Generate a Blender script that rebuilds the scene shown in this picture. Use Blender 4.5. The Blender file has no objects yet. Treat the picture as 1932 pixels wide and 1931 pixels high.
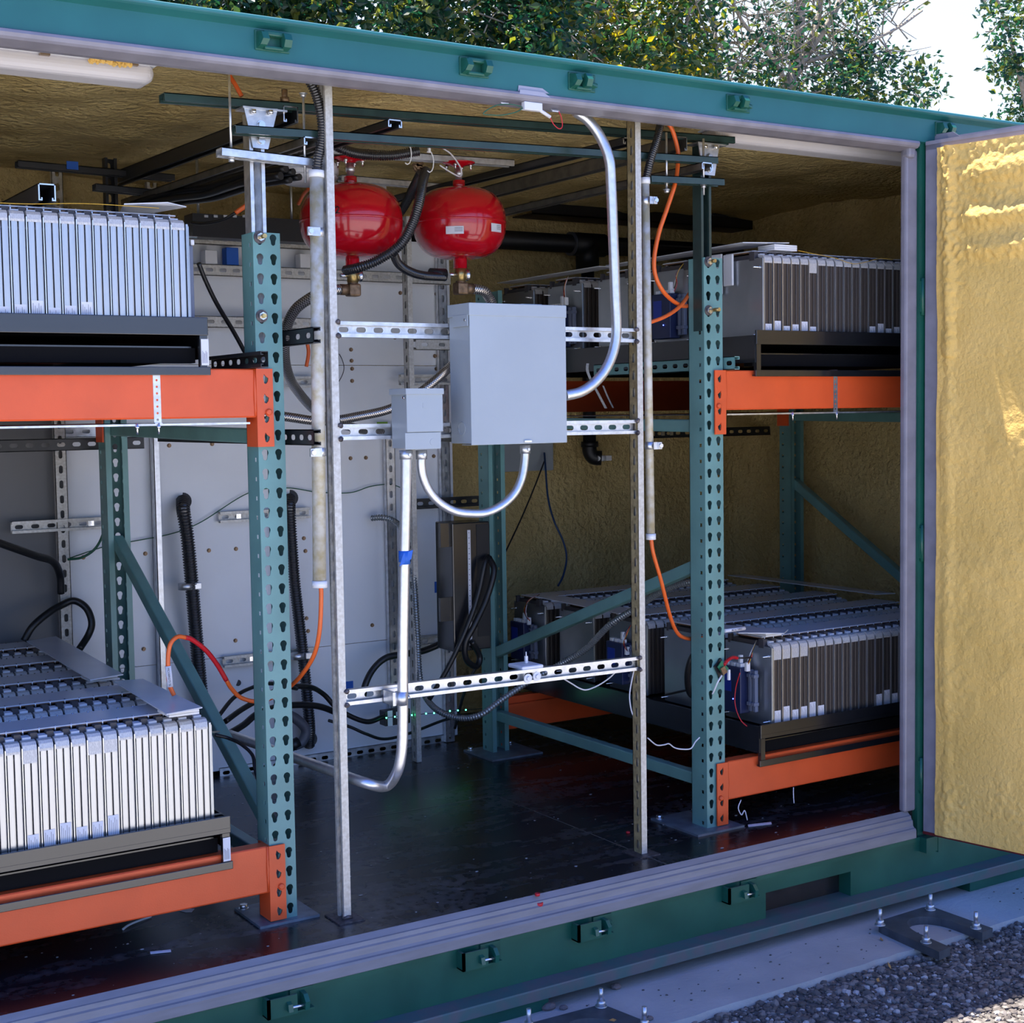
import bpy, bmesh, math, random
import numpy as np
from mathutils import Vector, Matrix, noise
rnd = random.Random(7)
PI = math.pi
C = bpy.context.scene.collection

# ------------------------------------------------------------------ camera, sky, sun, exposure
CAM = np.array([-1.58760155, -3.5947488, 1.35394086])
YAW, PITCH, ROLL = [math.radians(a) for a in (32.5448884, 3.86984587, 0.87542436)]
FPX = 2775.85462
_f = np.array([math.sin(YAW)*math.cos(PITCH), math.cos(YAW)*math.cos(PITCH), -math.sin(PITCH)])
_r = np.array([math.cos(YAW), -math.sin(YAW), 0.0])
_d = np.cross(_f, _r)
RIGHT = math.cos(ROLL)*_r + math.sin(ROLL)*_d
DOWN = -math.sin(ROLL)*_r + math.cos(ROLL)*_d
cam_data = bpy.data.cameras.new('camera')
cam = bpy.data.objects.new('camera', cam_data); C.objects.link(cam)
cam_data.sensor_width = 36.0; cam_data.sensor_fit = 'HORIZONTAL'
cam_data.lens = FPX/1932*36.0
cam_data.clip_start = 0.05; cam_data.clip_end = 200
m = Matrix.Identity(4)
for i in range(3):
    m[i][0] = RIGHT[i]; m[i][1] = -DOWN[i]; m[i][2] = -_f[i]; m[i][3] = CAM[i]
cam.matrix_world = m
sc = bpy.context.scene
sc.camera = cam
sc.view_settings.view_transform = 'Standard'
sc.view_settings.look = 'None'
sc.view_settings.gamma = 1.0
sc.view_settings.use_curve_mapping = False
sc.view_settings.exposure = 0.66

world = bpy.data.worlds.new('world'); sc.world = world; world.use_nodes = True
wn = world.node_tree.nodes; wl = world.node_tree.links
wn.clear()
w_out = wn.new('ShaderNodeOutputWorld'); w_bg = wn.new('ShaderNodeBackground')
w_tc = wn.new('ShaderNodeTexCoord'); w_sep = wn.new('ShaderNodeSeparateXYZ'); w_ramp = wn.new('ShaderNodeValToRGB')
wl.new(w_tc.outputs['Generated'], w_sep.inputs[0]); wl.new(w_sep.outputs['Z'], w_ramp.inputs[0])
# deep blue away from the sun, whiter and brighter low down on the sun's side
w_ramp.color_ramp.elements[0].position = 0.0; w_ramp.color_ramp.elements[0].color = (0.52, 0.73, 1.15, 1)
w_ramp.color_ramp.elements[1].position = 0.9; w_ramp.color_ramp.elements[1].color = (0.05, 0.14, 0.66, 1)
e = w_ramp.color_ramp.elements.new(0.3); e.color = (0.25, 0.46, 1.05, 1)
w_f1 = wn.new('ShaderNodeMapRange'); w_f1.inputs[1].default_value = -0.1; w_f1.inputs[2].default_value = 0.75; w_f1.interpolation_type = 'SMOOTHSTEP'
w_f2 = wn.new('ShaderNodeMapRange'); w_f2.inputs[1].default_value = 0.75; w_f2.inputs[2].default_value = 0.15; w_f2.interpolation_type = 'SMOOTHSTEP'
w_mul = wn.new('ShaderNodeMath'); w_mul.operation = 'MULTIPLY'; w_mix = wn.new('ShaderNodeMix'); w_mix.data_type = 'RGBA'
wl.new(w_sep.outputs['Y'], w_f1.inputs[0]); wl.new(w_sep.outputs['Z'], w_f2.inputs[0]); wl.new(w_f1.outputs[0], w_mul.inputs[0]); wl.new(w_f2.outputs[0], w_mul.inputs[1])
wl.new(w_mul.outputs[0], w_mix.inputs[0]); wl.new(w_ramp.outputs[0], w_mix.inputs[6]); w_mix.inputs[7].default_value = (0.62, 0.72, 0.88, 1)
wl.new(w_mix.outputs[2], w_bg.inputs[0]); wl.new(w_bg.outputs[0], w_out.inputs[0])
w_bg.inputs[1].default_value = 1.08

sun_data = bpy.data.lights.new('sun', 'SUN'); sun = bpy.data.objects.new('sun', sun_data); C.objects.link(sun)
sun_data.energy = 10.5; sun_data.angle = math.radians(0.53); sun_data.color = (1.0, 0.94, 0.84)
SUN = Vector((-0.088, 0.258, 1.0)).normalized()          # towards the sun
sun.rotation_euler = SUN.to_track_quat('Z', 'Y').to_euler()
sun.location = (0, 6, 12)

# ------------------------------------------------------------------ photo pixel -> point on a known plane of the place
def ray(x, y):
    return RIGHT*(x-966)/FPX + DOWN*(y-965.5)/FPX + _f
def at(x, y, X=None, Y=None, Z=None):
    d = ray(x, y); i, v = (0, X) if X is not None else (1, Y) if Y is not None else (2, Z)
    p = CAM + d*(v-CAM[i])/d[i]
    return Vector(p)

# ------------------------------------------------------------------ materials
def nd(nt, t, **k):
    n = nt.nodes.new(t)
    for a, b in k.items(): setattr(n, a, b)
    return n
def mat(name, col, rough=0.5, metal=0.0, var=0.0, scale=8.0, bump=0.0, bscale=60.0, spec=0.5, col2=None, contrast=(0.35, 0.65), coat=0.0, bdist=0.01, stretch=None, rvar=0.0):
    m = bpy.data.materials.new(name); m.use_nodes = True
    nt = m.node_tree; b = nt.nodes['Principled BSDF']
    b.inputs['Base Color'].default_value = (*col, 1); b.inputs['Roughness'].default_value = rough
    b.inputs['Metallic'].default_value = metal; b.inputs['Specular IOR Level'].default_value = spec
    if coat: b.inputs['Coat Weight'].default_value = coat; b.inputs['Coat Roughness'].default_value = 0.08
    tc = nd(nt, 'ShaderNodeTexCoord')
    src = tc.outputs['Object']
    if stretch:
        mp = nd(nt, 'ShaderNodeMapping'); mp.inputs['Scale'].default_value = stretch
        nt.links.new(src, mp.inputs[0]); src = mp.outputs[0]
    if var or col2:
        nz = nd(nt, 'ShaderNodeTexNoise'); nz.inputs['Scale'].default_value = scale; nz.inputs['Detail'].default_value = 6
        nt.links.new(src, nz.inputs['Vector'])
        rp = nd(nt, 'ShaderNodeValToRGB')
        c2 = col2 if col2 else tuple(max(0, c*(1-var)) for c in col)
        c1 = col if col2 else tuple(min(1, c*(1+var)) for c in col)
        rp.color_ramp.elements[0].position = contrast[0]; rp.color_ramp.elements[0].color = (*c2, 1)
        rp.color_ramp.elements[1].position = contrast[1]; rp.color_ramp.elements[1].color = (*c1, 1)
        nt.links.new(nz.outputs['Fac'], rp.inputs[0]); nt.links.new(rp.outputs[0], b.inputs['Base Color'])
        if rvar:
            mr = nd(nt, 'ShaderNodeMapRange'); mr.inputs[3].default_value = max(0.02, rough-rvar); mr.inputs[4].default_value = min(1, rough+rvar)
            nt.links.new(nz.outputs['Fac'], mr.inputs[0]); nt.links.new(mr.outputs[0], b.inputs['Roughness'])
    if bump:
        nb = nd(nt, 'ShaderNodeTexNoise'); nb.inputs['Scale'].default_value = bscale; nb.inputs['Detail'].default_value = 5
        nt.links.new(src, nb.inputs['Vector'])
        bp = nd(nt, 'ShaderNodeBump'); bp.inputs['Strength'].default_value = bump; bp.inputs['Distance'].default_value = bdist
        nt.links.new(nb.outputs['Fac'], bp.inputs['Height']); nt.links.new(bp.outputs[0], b.inputs['Normal'])
    return m
def glow(name, col, s):
    m = mat(name, col); b = m.node_tree.nodes['Principled BSDF']
    b.inputs['Emission Color'].default_value = (*col, 1); b.inputs['Emission Strength'].default_value = s
    return m
M = dict(
    cpaint=mat('container_green_paint', (0.009, 0.085, 0.058), 0.32, var=0.18, scale=5, rvar=0.1),
    gasket=mat('grey_rubber_gasket', (0.21, 0.20, 0.235), 0.42, var=0.12, scale=14),
    sillmat=mat('grey_sill_rubber', (0.22, 0.22, 0.25), 0.45, col2=(0.185, 0.183, 0.205), scale=7, stretch=(1, 6, 6)),
    rack=mat('rack_green_paint', (0.125, 0.270, 0.255), 0.36, var=0.1, scale=9, bump=0.03, bscale=220),
    orange=mat('orange_beam_paint', (0.70, 0.092, 0.022), 0.38, var=0.06, scale=7, bump=0.04, bscale=250),
    zinc=mat('galvanised_steel', (0.62, 0.63, 0.65), 0.34, 0.85, var=0.16, scale=45, rvar=0.12),
    zincold=mat('aged_galvanised_steel', (0.60, 0.59, 0.56), 0.5, 0.5, col2=(0.47, 0.45, 0.41), scale=110),
    foamzinc=mat('foam_dusted_galvanised_steel', (0.58, 0.57, 0.53), 0.6, 0.35, col2=(0.45, 0.39, 0.25), scale=34, contrast=(0.36, 0.62)),
    foamstrut=mat('olive_foam_film_on_steel', (0.36, 0.29, 0.15), 0.65, 0.2, col2=(0.20, 0.155, 0.08), scale=60),
    emt=mat('zinc_conduit', (0.66, 0.67, 0.70), 0.30, 0.8, var=0.08, scale=60),
    chrome=mat('bright_zinc_bolt', (0.75, 0.75, 0.76), 0.22, 0.95),
    gstrut=mat('dark_green_strut_paint', (0.022, 0.046, 0.042), 0.27, var=0.15, scale=20),
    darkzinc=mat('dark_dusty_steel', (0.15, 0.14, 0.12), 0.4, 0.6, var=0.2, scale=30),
    matteblack=mat('matte_black_steel', (0.006, 0.006, 0.007), 0.85, spec=0.1),
    maroon=mat('dark_red_rubber', (0.10, 0.006, 0.010), 0.5),
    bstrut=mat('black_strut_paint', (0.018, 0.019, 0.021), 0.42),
    foam=mat('tan_spray_foam', (0.74, 0.565, 0.25), 0.7, col2=(0.60, 0.44, 0.175), scale=3.5, bump=1.0, bscale=42, spec=0.35, bdist=0.03),
    foamdoor=mat('yellow_spray_foam', (0.80, 0.52, 0.155), 0.72, col2=(0.70, 0.445, 0.12), scale=4, bump=0.5, bscale=70, spec=0.3),
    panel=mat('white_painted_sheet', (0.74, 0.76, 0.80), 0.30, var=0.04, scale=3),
    panel2=mat('dark_grey_sheet', (0.13, 0.13, 0.132), 0.45, var=0.05, scale=3),  # darker grey than the white sheets, for the left end of the partition
    boxgrey=mat('grey_enclosure_paint', (0.33, 0.37, 0.40), 0.38, var=0.03, scale=5, bump=0.03, bscale=300),
    black=mat('black_plastic', (0.012, 0.012, 0.014), 0.42),
    blackmetal=mat('black_powder_coat', (0.011, 0.011, 0.013), 0.22, var=0.1, scale=30, spec=1.0),
    white=mat('white_plastic', (0.74, 0.74, 0.76), 0.4),
    cover=mat('white_cover_sheet', (0.55, 0.56, 0.60), 0.22, var=0.03, scale=6),
    label=mat('white_paper_label', (0.66, 0.66, 0.70), 0.6),
    ink=mat('printed_grey_ink', (0.12, 0.12, 0.14), 0.6),
    tape=mat('silver_fibre_tape', (0.62, 0.61, 0.60), 0.42, 0.2, col2=(0.44, 0.43, 0.43), scale=160, stretch=(4, 1, 1)),
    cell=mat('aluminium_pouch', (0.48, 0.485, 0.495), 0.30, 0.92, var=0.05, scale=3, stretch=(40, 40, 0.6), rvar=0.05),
    pouch=mat('dark_brown_pouch', (0.085, 0.068, 0.058), 0.38, 0.25, col2=(0.045, 0.036, 0.032), scale=3, stretch=(60, 60, 0.4), contrast=(0.3, 0.7)),  # darker and browner than the aluminium pouches, used on the right-hand shelves
    fin=mat('bright_aluminium_fin', (0.80, 0.80, 0.81), 0.28, 0.9),
    endplate=mat('brushed_end_plate', (0.42, 0.44, 0.46), 0.28, 0.85, var=0.06, scale=8),
    slate=mat('dark_terminal_block', (0.05, 0.045, 0.05), 0.5),
    red=mat('glossy_red_paint', (0.50, 0.004, 0.012), 0.16, var=0.05, scale=5, coat=0.6),
    brass=mat('brass', (0.55, 0.40, 0.16), 0.32, 0.9, var=0.2, scale=40),
    bronze=mat('dull_bronze', (0.23, 0.15, 0.09), 0.5, 0.7, var=0.3, scale=60),
    cable_o=mat('orange_cable', (0.75, 0.13, 0.022), 0.38),
    cable_r=mat('red_sleeve', (0.55, 0.012, 0.02), 0.4),
    cable_k=mat('black_cable', (0.010, 0.010, 0.011), 0.4),
    cable_g=mat('green_wire', (0.012, 0.10, 0.055), 0.4),
    cable_b=mat('blue_wire', (0.012, 0.04, 0.12), 0.4),
    cable_w=mat('white_wire', (0.66, 0.66, 0.72), 0.4),
    cable_y=mat('yellow_wire', (0.55, 0.33, 0.03), 0.45),
    corr=mat('black_corrugated_tube', (0.020, 0.020, 0.023), 0.24, spec=0.8),
    corrg=mat('grey_corrugated_tube', (0.30, 0.32, 0.33), 0.25, 0.65),
    greypipe=mat('grey_rubber_pipe', (0.10, 0.105, 0.125), 0.5),
    pvc=mat('black_pvc_pipe', (0.008, 0.008, 0.010), 0.5),
    bluebox=mat('blue_controller_plastic', (0.014, 0.022, 0.075), 0.4),
    blueclip=mat('grey_blue_clip', (0.12, 0.14, 0.20), 0.45),
    bluetape=mat('blue_masking_tape', (0.012, 0.11, 0.50), 0.6),
    greentape=mat('green_tape', (0.12, 0.25, 0.02), 0.6),
    pcb=mat('green_circuit_board', (0.01, 0.16, 0.075), 0.4),
    diffuser=mat('milky_light_diffuser', (0.62, 0.60, 0.63), 0.35),
    tanclip=mat('tan_metal_clip', (0.30, 0.22, 0.15), 0.35, 0.6),
    weld=mat('burnt_weld', (0.10, 0.085, 0.085), 0.5, 0.5, var=0.5, scale=80),
    plate=mat('grey_base_plate', (0.20, 0.23, 0.27), 0.4, 0.5, var=0.2, scale=25),
    concrete=mat('concrete', (0.47, 0.46, 0.45), 0.85, col2=(0.39, 0.385, 0.38), scale=5, bump=0.25, bscale=90),
    ground=mat('gravel_ground', (0.17, 0.155, 0.145), 0.9, col2=(0.07, 0.065, 0.06), scale=70, bump=0.6, bscale=90),
    anchor=mat('dark_grey_anchor_iron', (0.085, 0.095, 0.11), 0.5, 0.4, var=0.2, scale=20),
    bark=mat('pale_bark', (0.30, 0.255, 0.20), 0.9, var=0.25, scale=14, bump=0.4, bscale=40),
    deadleaf=mat('dry_leaf', (0.42, 0.22, 0.06), 0.7),
    led_g=glow('green_led', (0.05, 1.0, 0.35), 9.0),
    led_b=glow('blue_led', (0.06, 0.10, 1.0), 9.0),
    blacksticker=mat('black_sticker', (0.02, 0.02, 0.025), 0.5),
    purple=mat('blue_sticker', (0.01, 0.035, 0.30), 0.4),
)
# floor: dark phenolic plywood with pale scuffs
def floor_mat():
    m = mat('dark_plywood_floor', (0.010, 0.010, 0.013), 0.3); nt = m.node_tree; b = nt.nodes['Principled BSDF']
    tc = nd(nt, 'ShaderNodeTexCoord'); mp = nd(nt, 'ShaderNodeMapping'); mp.inputs['Scale'].default_value = (0.8, 3.2, 1.0)
    mp.inputs['Rotation'].default_value = (0, 0, 0.5)
    n1 = nd(nt, 'ShaderNodeTexNoise'); n1.inputs['Scale'].default_value = 2.2; n1.inputs['Detail'].default_value = 8; n1.inputs['Distortion'].default_value = 1.6
    n2 = nd(nt, 'ShaderNodeTexNoise'); n2.inputs['Scale'].default_value = 38; n2.inputs['Detail'].default_value = 5
    nt.links.new(tc.outputs['Object'], mp.inputs[0]); nt.links.new(mp.outputs[0], n1.inputs['Vector']); nt.links.new(tc.outputs['Object'], n2.inputs['Vector'])
    r1 = nd(nt, 'ShaderNodeMapRange'); r1.inputs[1].default_value = 0.50; r1.inputs[2].default_value = 0.90
    r2 = nd(nt, 'ShaderNodeMapRange'); r2.inputs[1].default_value = 0.40; r2.inputs[2].default_value = 0.72
    nt.links.new(n1.outputs['Fac'], r1.inputs[0]); nt.links.new(n2.outputs['Fac'], r2.inputs[0])
    mu = nd(nt, 'ShaderNodeMath', operation='MULTIPLY'); nt.links.new(r1.outputs[0], mu.inputs[0]); nt.links.new(r2.outputs[0], mu.inputs[1])
    mx = nd(nt, 'ShaderNodeMix', data_type='RGBA')
    mx.inputs[6].default_value = (0.009, 0.008, 0.011, 1); mx.inputs[7].default_value = (0.20, 0.19, 0.20, 1)
    nt.links.new(mu.outputs[0], mx.inputs[0]); nt.links.new(mx.outputs[2], b.inputs['Base Color'])
    rr = nd(nt, 'ShaderNodeMapRange'); rr.inputs[3].default_value = 0.27; rr.inputs[4].default_value = 0.42
    nt.links.new(mu.outputs[0], rr.inputs[0]); nt.links.new(rr.outputs[0], b.inputs['Roughness'])
    b.inputs['Specular IOR Level'].default_value = 0.5
    return m
M['floor'] = floor_mat()
def braid_mat():
    m = mat('braided_steel_hose', (0.5, 0.48, 0.46), 0.32, 0.85); nt = m.node_tree; b = nt.nodes['Principled BSDF']
    uv = nd(nt, 'ShaderNodeUVMap'); ck = nd(nt, 'ShaderNodeTexChecker'); ck.inputs['Scale'].default_value = 1.0
    mp = nd(nt, 'ShaderNodeMapping'); mp.inputs['Scale'].default_value = (14, 260, 1); mp.inputs['Rotation'].default_value = (0, 0, 0)
    nt.links.new(uv.outputs[0], mp.inputs[0]); nt.links.new(mp.outputs[0], ck.inputs['Vector'])
    ck.inputs['Color1'].default_value = (0.75, 0.71, 0.68, 1); ck.inputs['Color2'].default_value = (0.14, 0.13, 0.13, 1)
    nt.links.new(ck.outputs['Color'], b.inputs['Base Color'])
    return m
M['braid'] = braid_mat()
def leaf_mat(name, c1, c2, c3):
    m = bpy.data.materials.new(name); m.use_nodes = True; nt = m.node_tree; b = nt.nodes['Principled BSDF']
    g = nd(nt, 'ShaderNodeNewGeometry'); rp = nd(nt, 'ShaderNodeValToRGB')
    rp.color_ramp.elements[0].color = (*c1, 1); rp.color_ramp.elements[1].color = (*c3, 1); rp.color_ramp.elements[1].position = 0.97
    e = rp.color_ramp.elements.new(0.6); e.color = (*c2, 1)
    nt.links.new(g.outputs['Random Per Island'], rp.inputs[0]); nt.links.new(rp.outputs[0], b.inputs['Base Color'])
    b.inputs['Roughness'].default_value = 0.35
    tr = nd(nt, 'ShaderNodeBsdfTranslucent'); mx = nd(nt, 'ShaderNodeMixShader'); mx.inputs[0].default_value = 0.35
    hs = nd(nt, 'ShaderNodeHueSaturation'); hs.inputs['Value'].default_value = 2.4; hs.inputs['Saturation'].default_value = 1.1
    nt.links.new(rp.outputs[0], hs.inputs['Color']); nt.links.new(hs.outputs[0], tr.inputs[0])
    nt.links.new(b.outputs[0], mx.inputs[1]); nt.links.new(tr.outputs[0], mx.inputs[2])
    nt.links.new(mx.outputs[0], nt.nodes['Material Output'].inputs[0])
    return m
M['leaf'] = leaf_mat('oak_leaf', (0.006, 0.035, 0.020), (0.014, 0.060, 0.024), (0.13, 0.14, 0.02))
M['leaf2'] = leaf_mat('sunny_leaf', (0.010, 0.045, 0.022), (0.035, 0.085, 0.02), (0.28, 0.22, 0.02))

# ------------------------------------------------------------------ mesh helpers
def tag(o, label=None, cat=None, group=None, kind=None):
    if label: o['label'] = label
    if cat: o['category'] = cat
    if group: o['group'] = group
    if kind: o['kind'] = kind
    return o
def wloc(o):
    v = Vector((0, 0, 0))
    while o is not None:
        v = v + o.location; o = o.parent
    return v
def thing(name, label, cat, loc, group=None):
    o = bpy.data.objects.new(name, None); C.objects.link(o); o.location = loc; o.empty_display_size = 0.05
    return tag(o, label, cat, group)
def stadium(L, W, n=5):
    p = []; r = W/2; a = L/2-r
    for i in range(n+1): t = -PI/2+PI*i/n; p.append((a+r*math.cos(t), r*math.sin(t)))
    for i in range(n+1): t = PI/2+PI*i/n; p.append((-a+r*math.cos(t), r*math.sin(t)))
    return p
def keyhole():
    p = []
    for i in range(11): t = -0.75+(PI+1.5)*i/10; p.append((0.0095*math.cos(t), 0.0050+0.0095*math.sin(t)))
    for i in range(7): t = PI-0.1+(PI+0.2)*i/6; p.append((0.0060*math.cos(t), -0.0088+0.0060*math.sin(t)))
    return p
def square(w, h): return [(w/2, -h/2), (w/2, h/2), (-w/2, h/2), (-w/2, -h/2)]
def circ(r, n=12): return [(r*math.cos(2*PI*i/n), r*math.sin(2*PI*i/n)) for i in range(n)]
def ray_poly(poly, c, s):
    best = None
    for (x1, y1), (x2, y2) in zip(poly, poly[1:]+poly[:1]):
        dx, dy = x2-x1, y2-y1; den = c*dy-s*dx
        if abs(den) < 1e-12: continue
        t = (x1*dy-y1*dx)/den; u = (x1*s-y1*c)/den
        if t > 0 and -1e-6 <= u <= 1+1e-6 and (best is None or t < best): best = t
    return best or 1e-4
class MB:
    def __init__(s): s.bm = bmesh.new(); s.uv = None; s.mats = [0]; s.cur = 0
    def face(s, vs, sm=False):
        try: f = s.bm.faces.new(vs)
        except ValueError: return None
        f.material_index = s.cur; f.smooth = sm; return f
    def v(s, p): return s.bm.verts.new(p)
    def box(s, a, b, mx=None):
        (x0, y0, z0), (x1, y1, z1) = a, b
        x0, x1 = min(x0, x1), max(x0, x1); y0, y1 = min(y0, y1), max(y0, y1); z0, z1 = min(z0, z1), max(z0, z1)
        P = [Vector(p) for p in ((x0, y0, z0), (x1, y0, z0), (x1, y1, z0), (x0, y1, z0), (x0, y0, z1), (x1, y0, z1), (x1, y1, z1), (x0, y1, z1))]
        if mx: P = [mx @ p for p in P]
        V = [s.v(p) for p in P]
        for q in ((0, 3, 2, 1), (4, 5, 6, 7), (0, 1, 5, 4), (1, 2, 6, 5), (2, 3, 7, 6), (3, 0, 4, 7)): s.face([V[i] for i in q])
        return s
    def bbox(s, a, b, r, mx=None, seg=2):
        """box with rounded edges"""
        t = bmesh.new(); k = MB.__new__(MB); k.bm = t; k.cur = 0; k.box(a, b)
        bmesh.ops.bevel(t, geom=t.edges[:]+t.verts[:], offset=r, segments=seg, profile=0.5, affect='EDGES')
        s.merge(t, mx, True); return s
    def merge(s, t, mx=None, sm=False):
        mp = {}
        for v in t.verts: mp[v] = s.v((mx @ v.co) if mx else v.co.copy())
        for f in t.faces: s.face([mp[v] for v in f.verts], sm and len(f.verts) == 4 and False)
        t.free()
    def prism(s, pts, d):
        """closed polygon pts (3d) swept by vector d"""
        d = Vector(d); A = [s.v(Vector(p)) for p in pts]; B = [s.v(Vector(p)+d) for p in pts]; n = len(A)
        s.face(A[::-1]); s.face(B)
        for i in range(n): s.face([A[i], A[(i+1) % n], B[(i+1) % n], B[i]])
        return s
    def sheet(s, prof, a, b, t=None):
        """open profile [(y,z)] swept along x from a to b (thin solid when t)"""
        A = [s.v((a, y, z)) for y, z in prof]; B = [s.v((b, y, z)) for y, z in prof]
        for i in range(len(prof)-1): s.face([A[i], B[i], B[i+1], A[i+1]])
        return s
    def tube(s, pts, r, n=10, cap=True, rr=None, uv=False):
        pts = [Vector(p) for p in pts]; rings = []; L = 0.0; ls = []
        N = len(pts); t0 = (pts[1]-pts[0]).normalized()
        a = Vector((0, 0, 1)) if abs(t0.z) < 0.9 else Vector((1, 0, 0)); nrm = (a-t0*a.dot(t0)).normalized()
        for i, p in enumerate(pts):
            t = (pts[min(i+1, N-1)]-pts[max(i-1, 0)]).normalized()
            nrm = (nrm-t*nrm.dot(t)).normalized(); bn = t.cross(nrm)
            q = rr[i] if rr else r
            rings.append([s.v(p+nrm*q*math.cos(2*PI*k/n)+bn*q*math.sin(2*PI*k/n)) for k in range(n)])
            if i: L += (p-pts[i-1]).length
            ls.append(L)
        if uv and s.uv is None: s.uv = s.bm.loops.layers.uv.new('UVMap')
        for i in range(N-1):
            for k in range(n):
                f = s.face([rings[i][k], rings[i][(k+1) % n], rings[i+1][(k+1) % n], rings[i+1][k]], True)
                if uv and f:
                    for lp, (uu, vv) in zip(f.loops, ((k/n, ls[i]), ((k+1)/n, ls[i]), ((k+1)/n, ls[i+1]), (k/n, ls[i+1]))): lp[s.uv].uv = (uu, vv)
        if cap: s.face(rings[0][::-1]); s.face(rings[-1])
        return s
    def cyl(s, p, q, r, n=12): return s.tube([p, q], r, n)
    def hexa(s, p, q, r): return s.tube([p, q], r, 6)
    def lathe(s, c, prof, n=32, ax='z'):
        rings = []
        for (r, z) in prof:
            ring = []
            for k in range(n):
                a = 2*PI*k/n
                o = Vector((r*math.cos(a), r*math.sin(a), z))
                if ax == 'y': o = Vector((o.x, o.z, o.y))
                if ax == 'x': o = Vector((o.z, o.x, o.y))
                ring.append(s.v(Vector(c)+o))
            rings.append(ring)
        for i in range(len(rings)-1):
            for k in range(n): s.face([rings[i][k], rings[i][(k+1) % n], rings[i+1][(k+1) % n], rings[i+1][k]], True)
        s.face(rings[0][::-1]); s.face(rings[-1]); return s
    def ball(s, c, r, sub=2, jit=0, sq=(1, 1, 1)):
        t = bmesh.new(); bmesh.ops.create_icosphere(t, subdivisions=sub, radius=r)
        mp = {}
        for v in t.verts:
            k = 1+rnd.uniform(-jit, jit); mp[v] = s.v(Vector(c)+Vector((v.co.x*sq[0], v.co.y*sq[1], v.co.z*sq[2]))*k)
        for f in t.faces: s.face([mp[v] for v in f.verts], jit == 0)
        t.free(); return s
    def plate(s, o, U, W, N, w, pitch, n, holes, th, skip=()):
        """perforated plate: o corner, U across (width w), W along (n cells of pitch), N outward, holes [(cx, cy, poly)] per cell; each hole gets its own column"""
        o = Vector(o); U = Vector(U); W = Vector(W); N = Vector(N); k = len(holes)
        xs = [0]+[(holes[i][0]+holes[i+1][0])/2 for i in range(k-1)]+[w]
        P = lambda x, y, z: o+U*x+W*y+N*z
        for j in range(n):
            for i, (cx, cy, poly) in enumerate(holes):
                x0, x1 = xs[i], xs[i+1]; y0, y1 = j*pitch, (j+1)*pitch; gx, gy = cx, y0+cy
                if (j, i) in skip or j in skip:
                    for z, fl in ((0, False), (-th, True)):
                        q = [s.v(P(*c, z)) for c in ((x0, y0), (x1, y0), (x1, y1), (x0, y1))]; s.face(q[::-1] if fl else q)
                    continue
                rect = [(x0-gx, y0-gy), (x1-gx, y0-gy), (x1-gx, y1-gy), (x0-gx, y1-gy)]
                an = sorted(set(round(math.atan2(b, a), 4) for a, b in rect+poly))
                ho, hi, ro, ri = [], [], [], []
                for a in an:
                    c_, s_ = math.cos(a), math.sin(a); th_ = ray_poly(poly, c_, s_); tr = ray_poly(rect, c_, s_)
                    ho.append(s.v(P(gx+c_*th_, gy+s_*th_, 0))); hi.append(s.v(P(gx+c_*th_, gy+s_*th_, -th)))
                    ro.append(s.v(P(gx+c_*tr, gy+s_*tr, 0))); ri.append(s.v(P(gx+c_*tr, gy+s_*tr, -th)))
                q = len(an)
                for a in range(q):
                    b = (a+1) % q
                    s.face([ho[a], ro[a], ro[b], ho[b]]); s.face([hi[a], hi[b], ri[b], ri[a]]); s.face([ho[a], ho[b], hi[b], hi[a]])
        return s
    def build(s, name, m, parent=None, label=None, loc=None, smooth=None, recalc=True):
        bm = s.bm
        if recalc: bmesh.ops.recalc_face_normals(bm, faces=bm.faces[:])
        if parent is not None: off = wloc(parent)
        elif loc is not None: off = Vector(loc)
        else:
            xs = [v.co for v in bm.verts]
            lo = Vector((min(c.x for c in xs), min(c.y for c in xs), min(c.z for c in xs))); hi = Vector((max(c.x for c in xs), max(c.y for c in xs), 0))
            off = Vector(((lo.x+hi.x)/2, (lo.y+hi.y)/2, lo.z))
        for v in bm.verts: v.co -= off
        me = bpy.data.meshes.new(name); bm.to_mesh(me); bm.free()
        for k in (m if isinstance(m, (list, tuple)) else [m]): me.materials.append(M[k] if isinstance(k, str) else k)
        o = bpy.data.objects.new(name, me); C.objects.link(o)
        if parent is not None: o.parent = parent
        else: o.location = off
        if label: o['label'] = label
        return o
def dup(root, loc, label=None, group=None):
    r = root.copy(); C.objects.link(r); r.location = loc
    if label: r['label'] = label
    if group: r['group'] = group
    for ch in list(root.children):
        c = ch.copy(); C.objects.link(c); c.parent = r
        for g in ch.children:
            d = g.copy(); C.objects.link(d); d.parent = c
    return r
def spline(P, n=8):
    P = [Vector(p) for p in P]; Q = [P[0]*2-P[1]]+P+[P[-1]*2-P[-2]]; out = []
    for i in range(1, len(Q)-2):
        a, b, c, d = Q[i-1:i+3]
        for k in range(n):
            t = k/n; out.append(0.5*((2*b)+(c-a)*t+(2*a-5*b+4*c-d)*t*t+(3*b-a-3*c+d)*t**3))
    out.append(P[-1]); return out
def px(pts, Y=None, X=None, Z=None):
    """photo pixels on one plane, or (x, y, Y) triples"""
    return [at(p[0], p[1], Y=p[2]) if len(p) == 3 else at(p[0], p[1], X=X, Y=Y, Z=Z) for p in pts]
def resample(P, step):
    out = [P[0].copy()]; acc = 0
    for a, b in zip(P, P[1:]):
        L = (b-a).length; d = step-acc
        while d <= L and L > 0: out.append(a.lerp(b, d/L)); d += step
        acc = L-(d-step)
    return out
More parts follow.
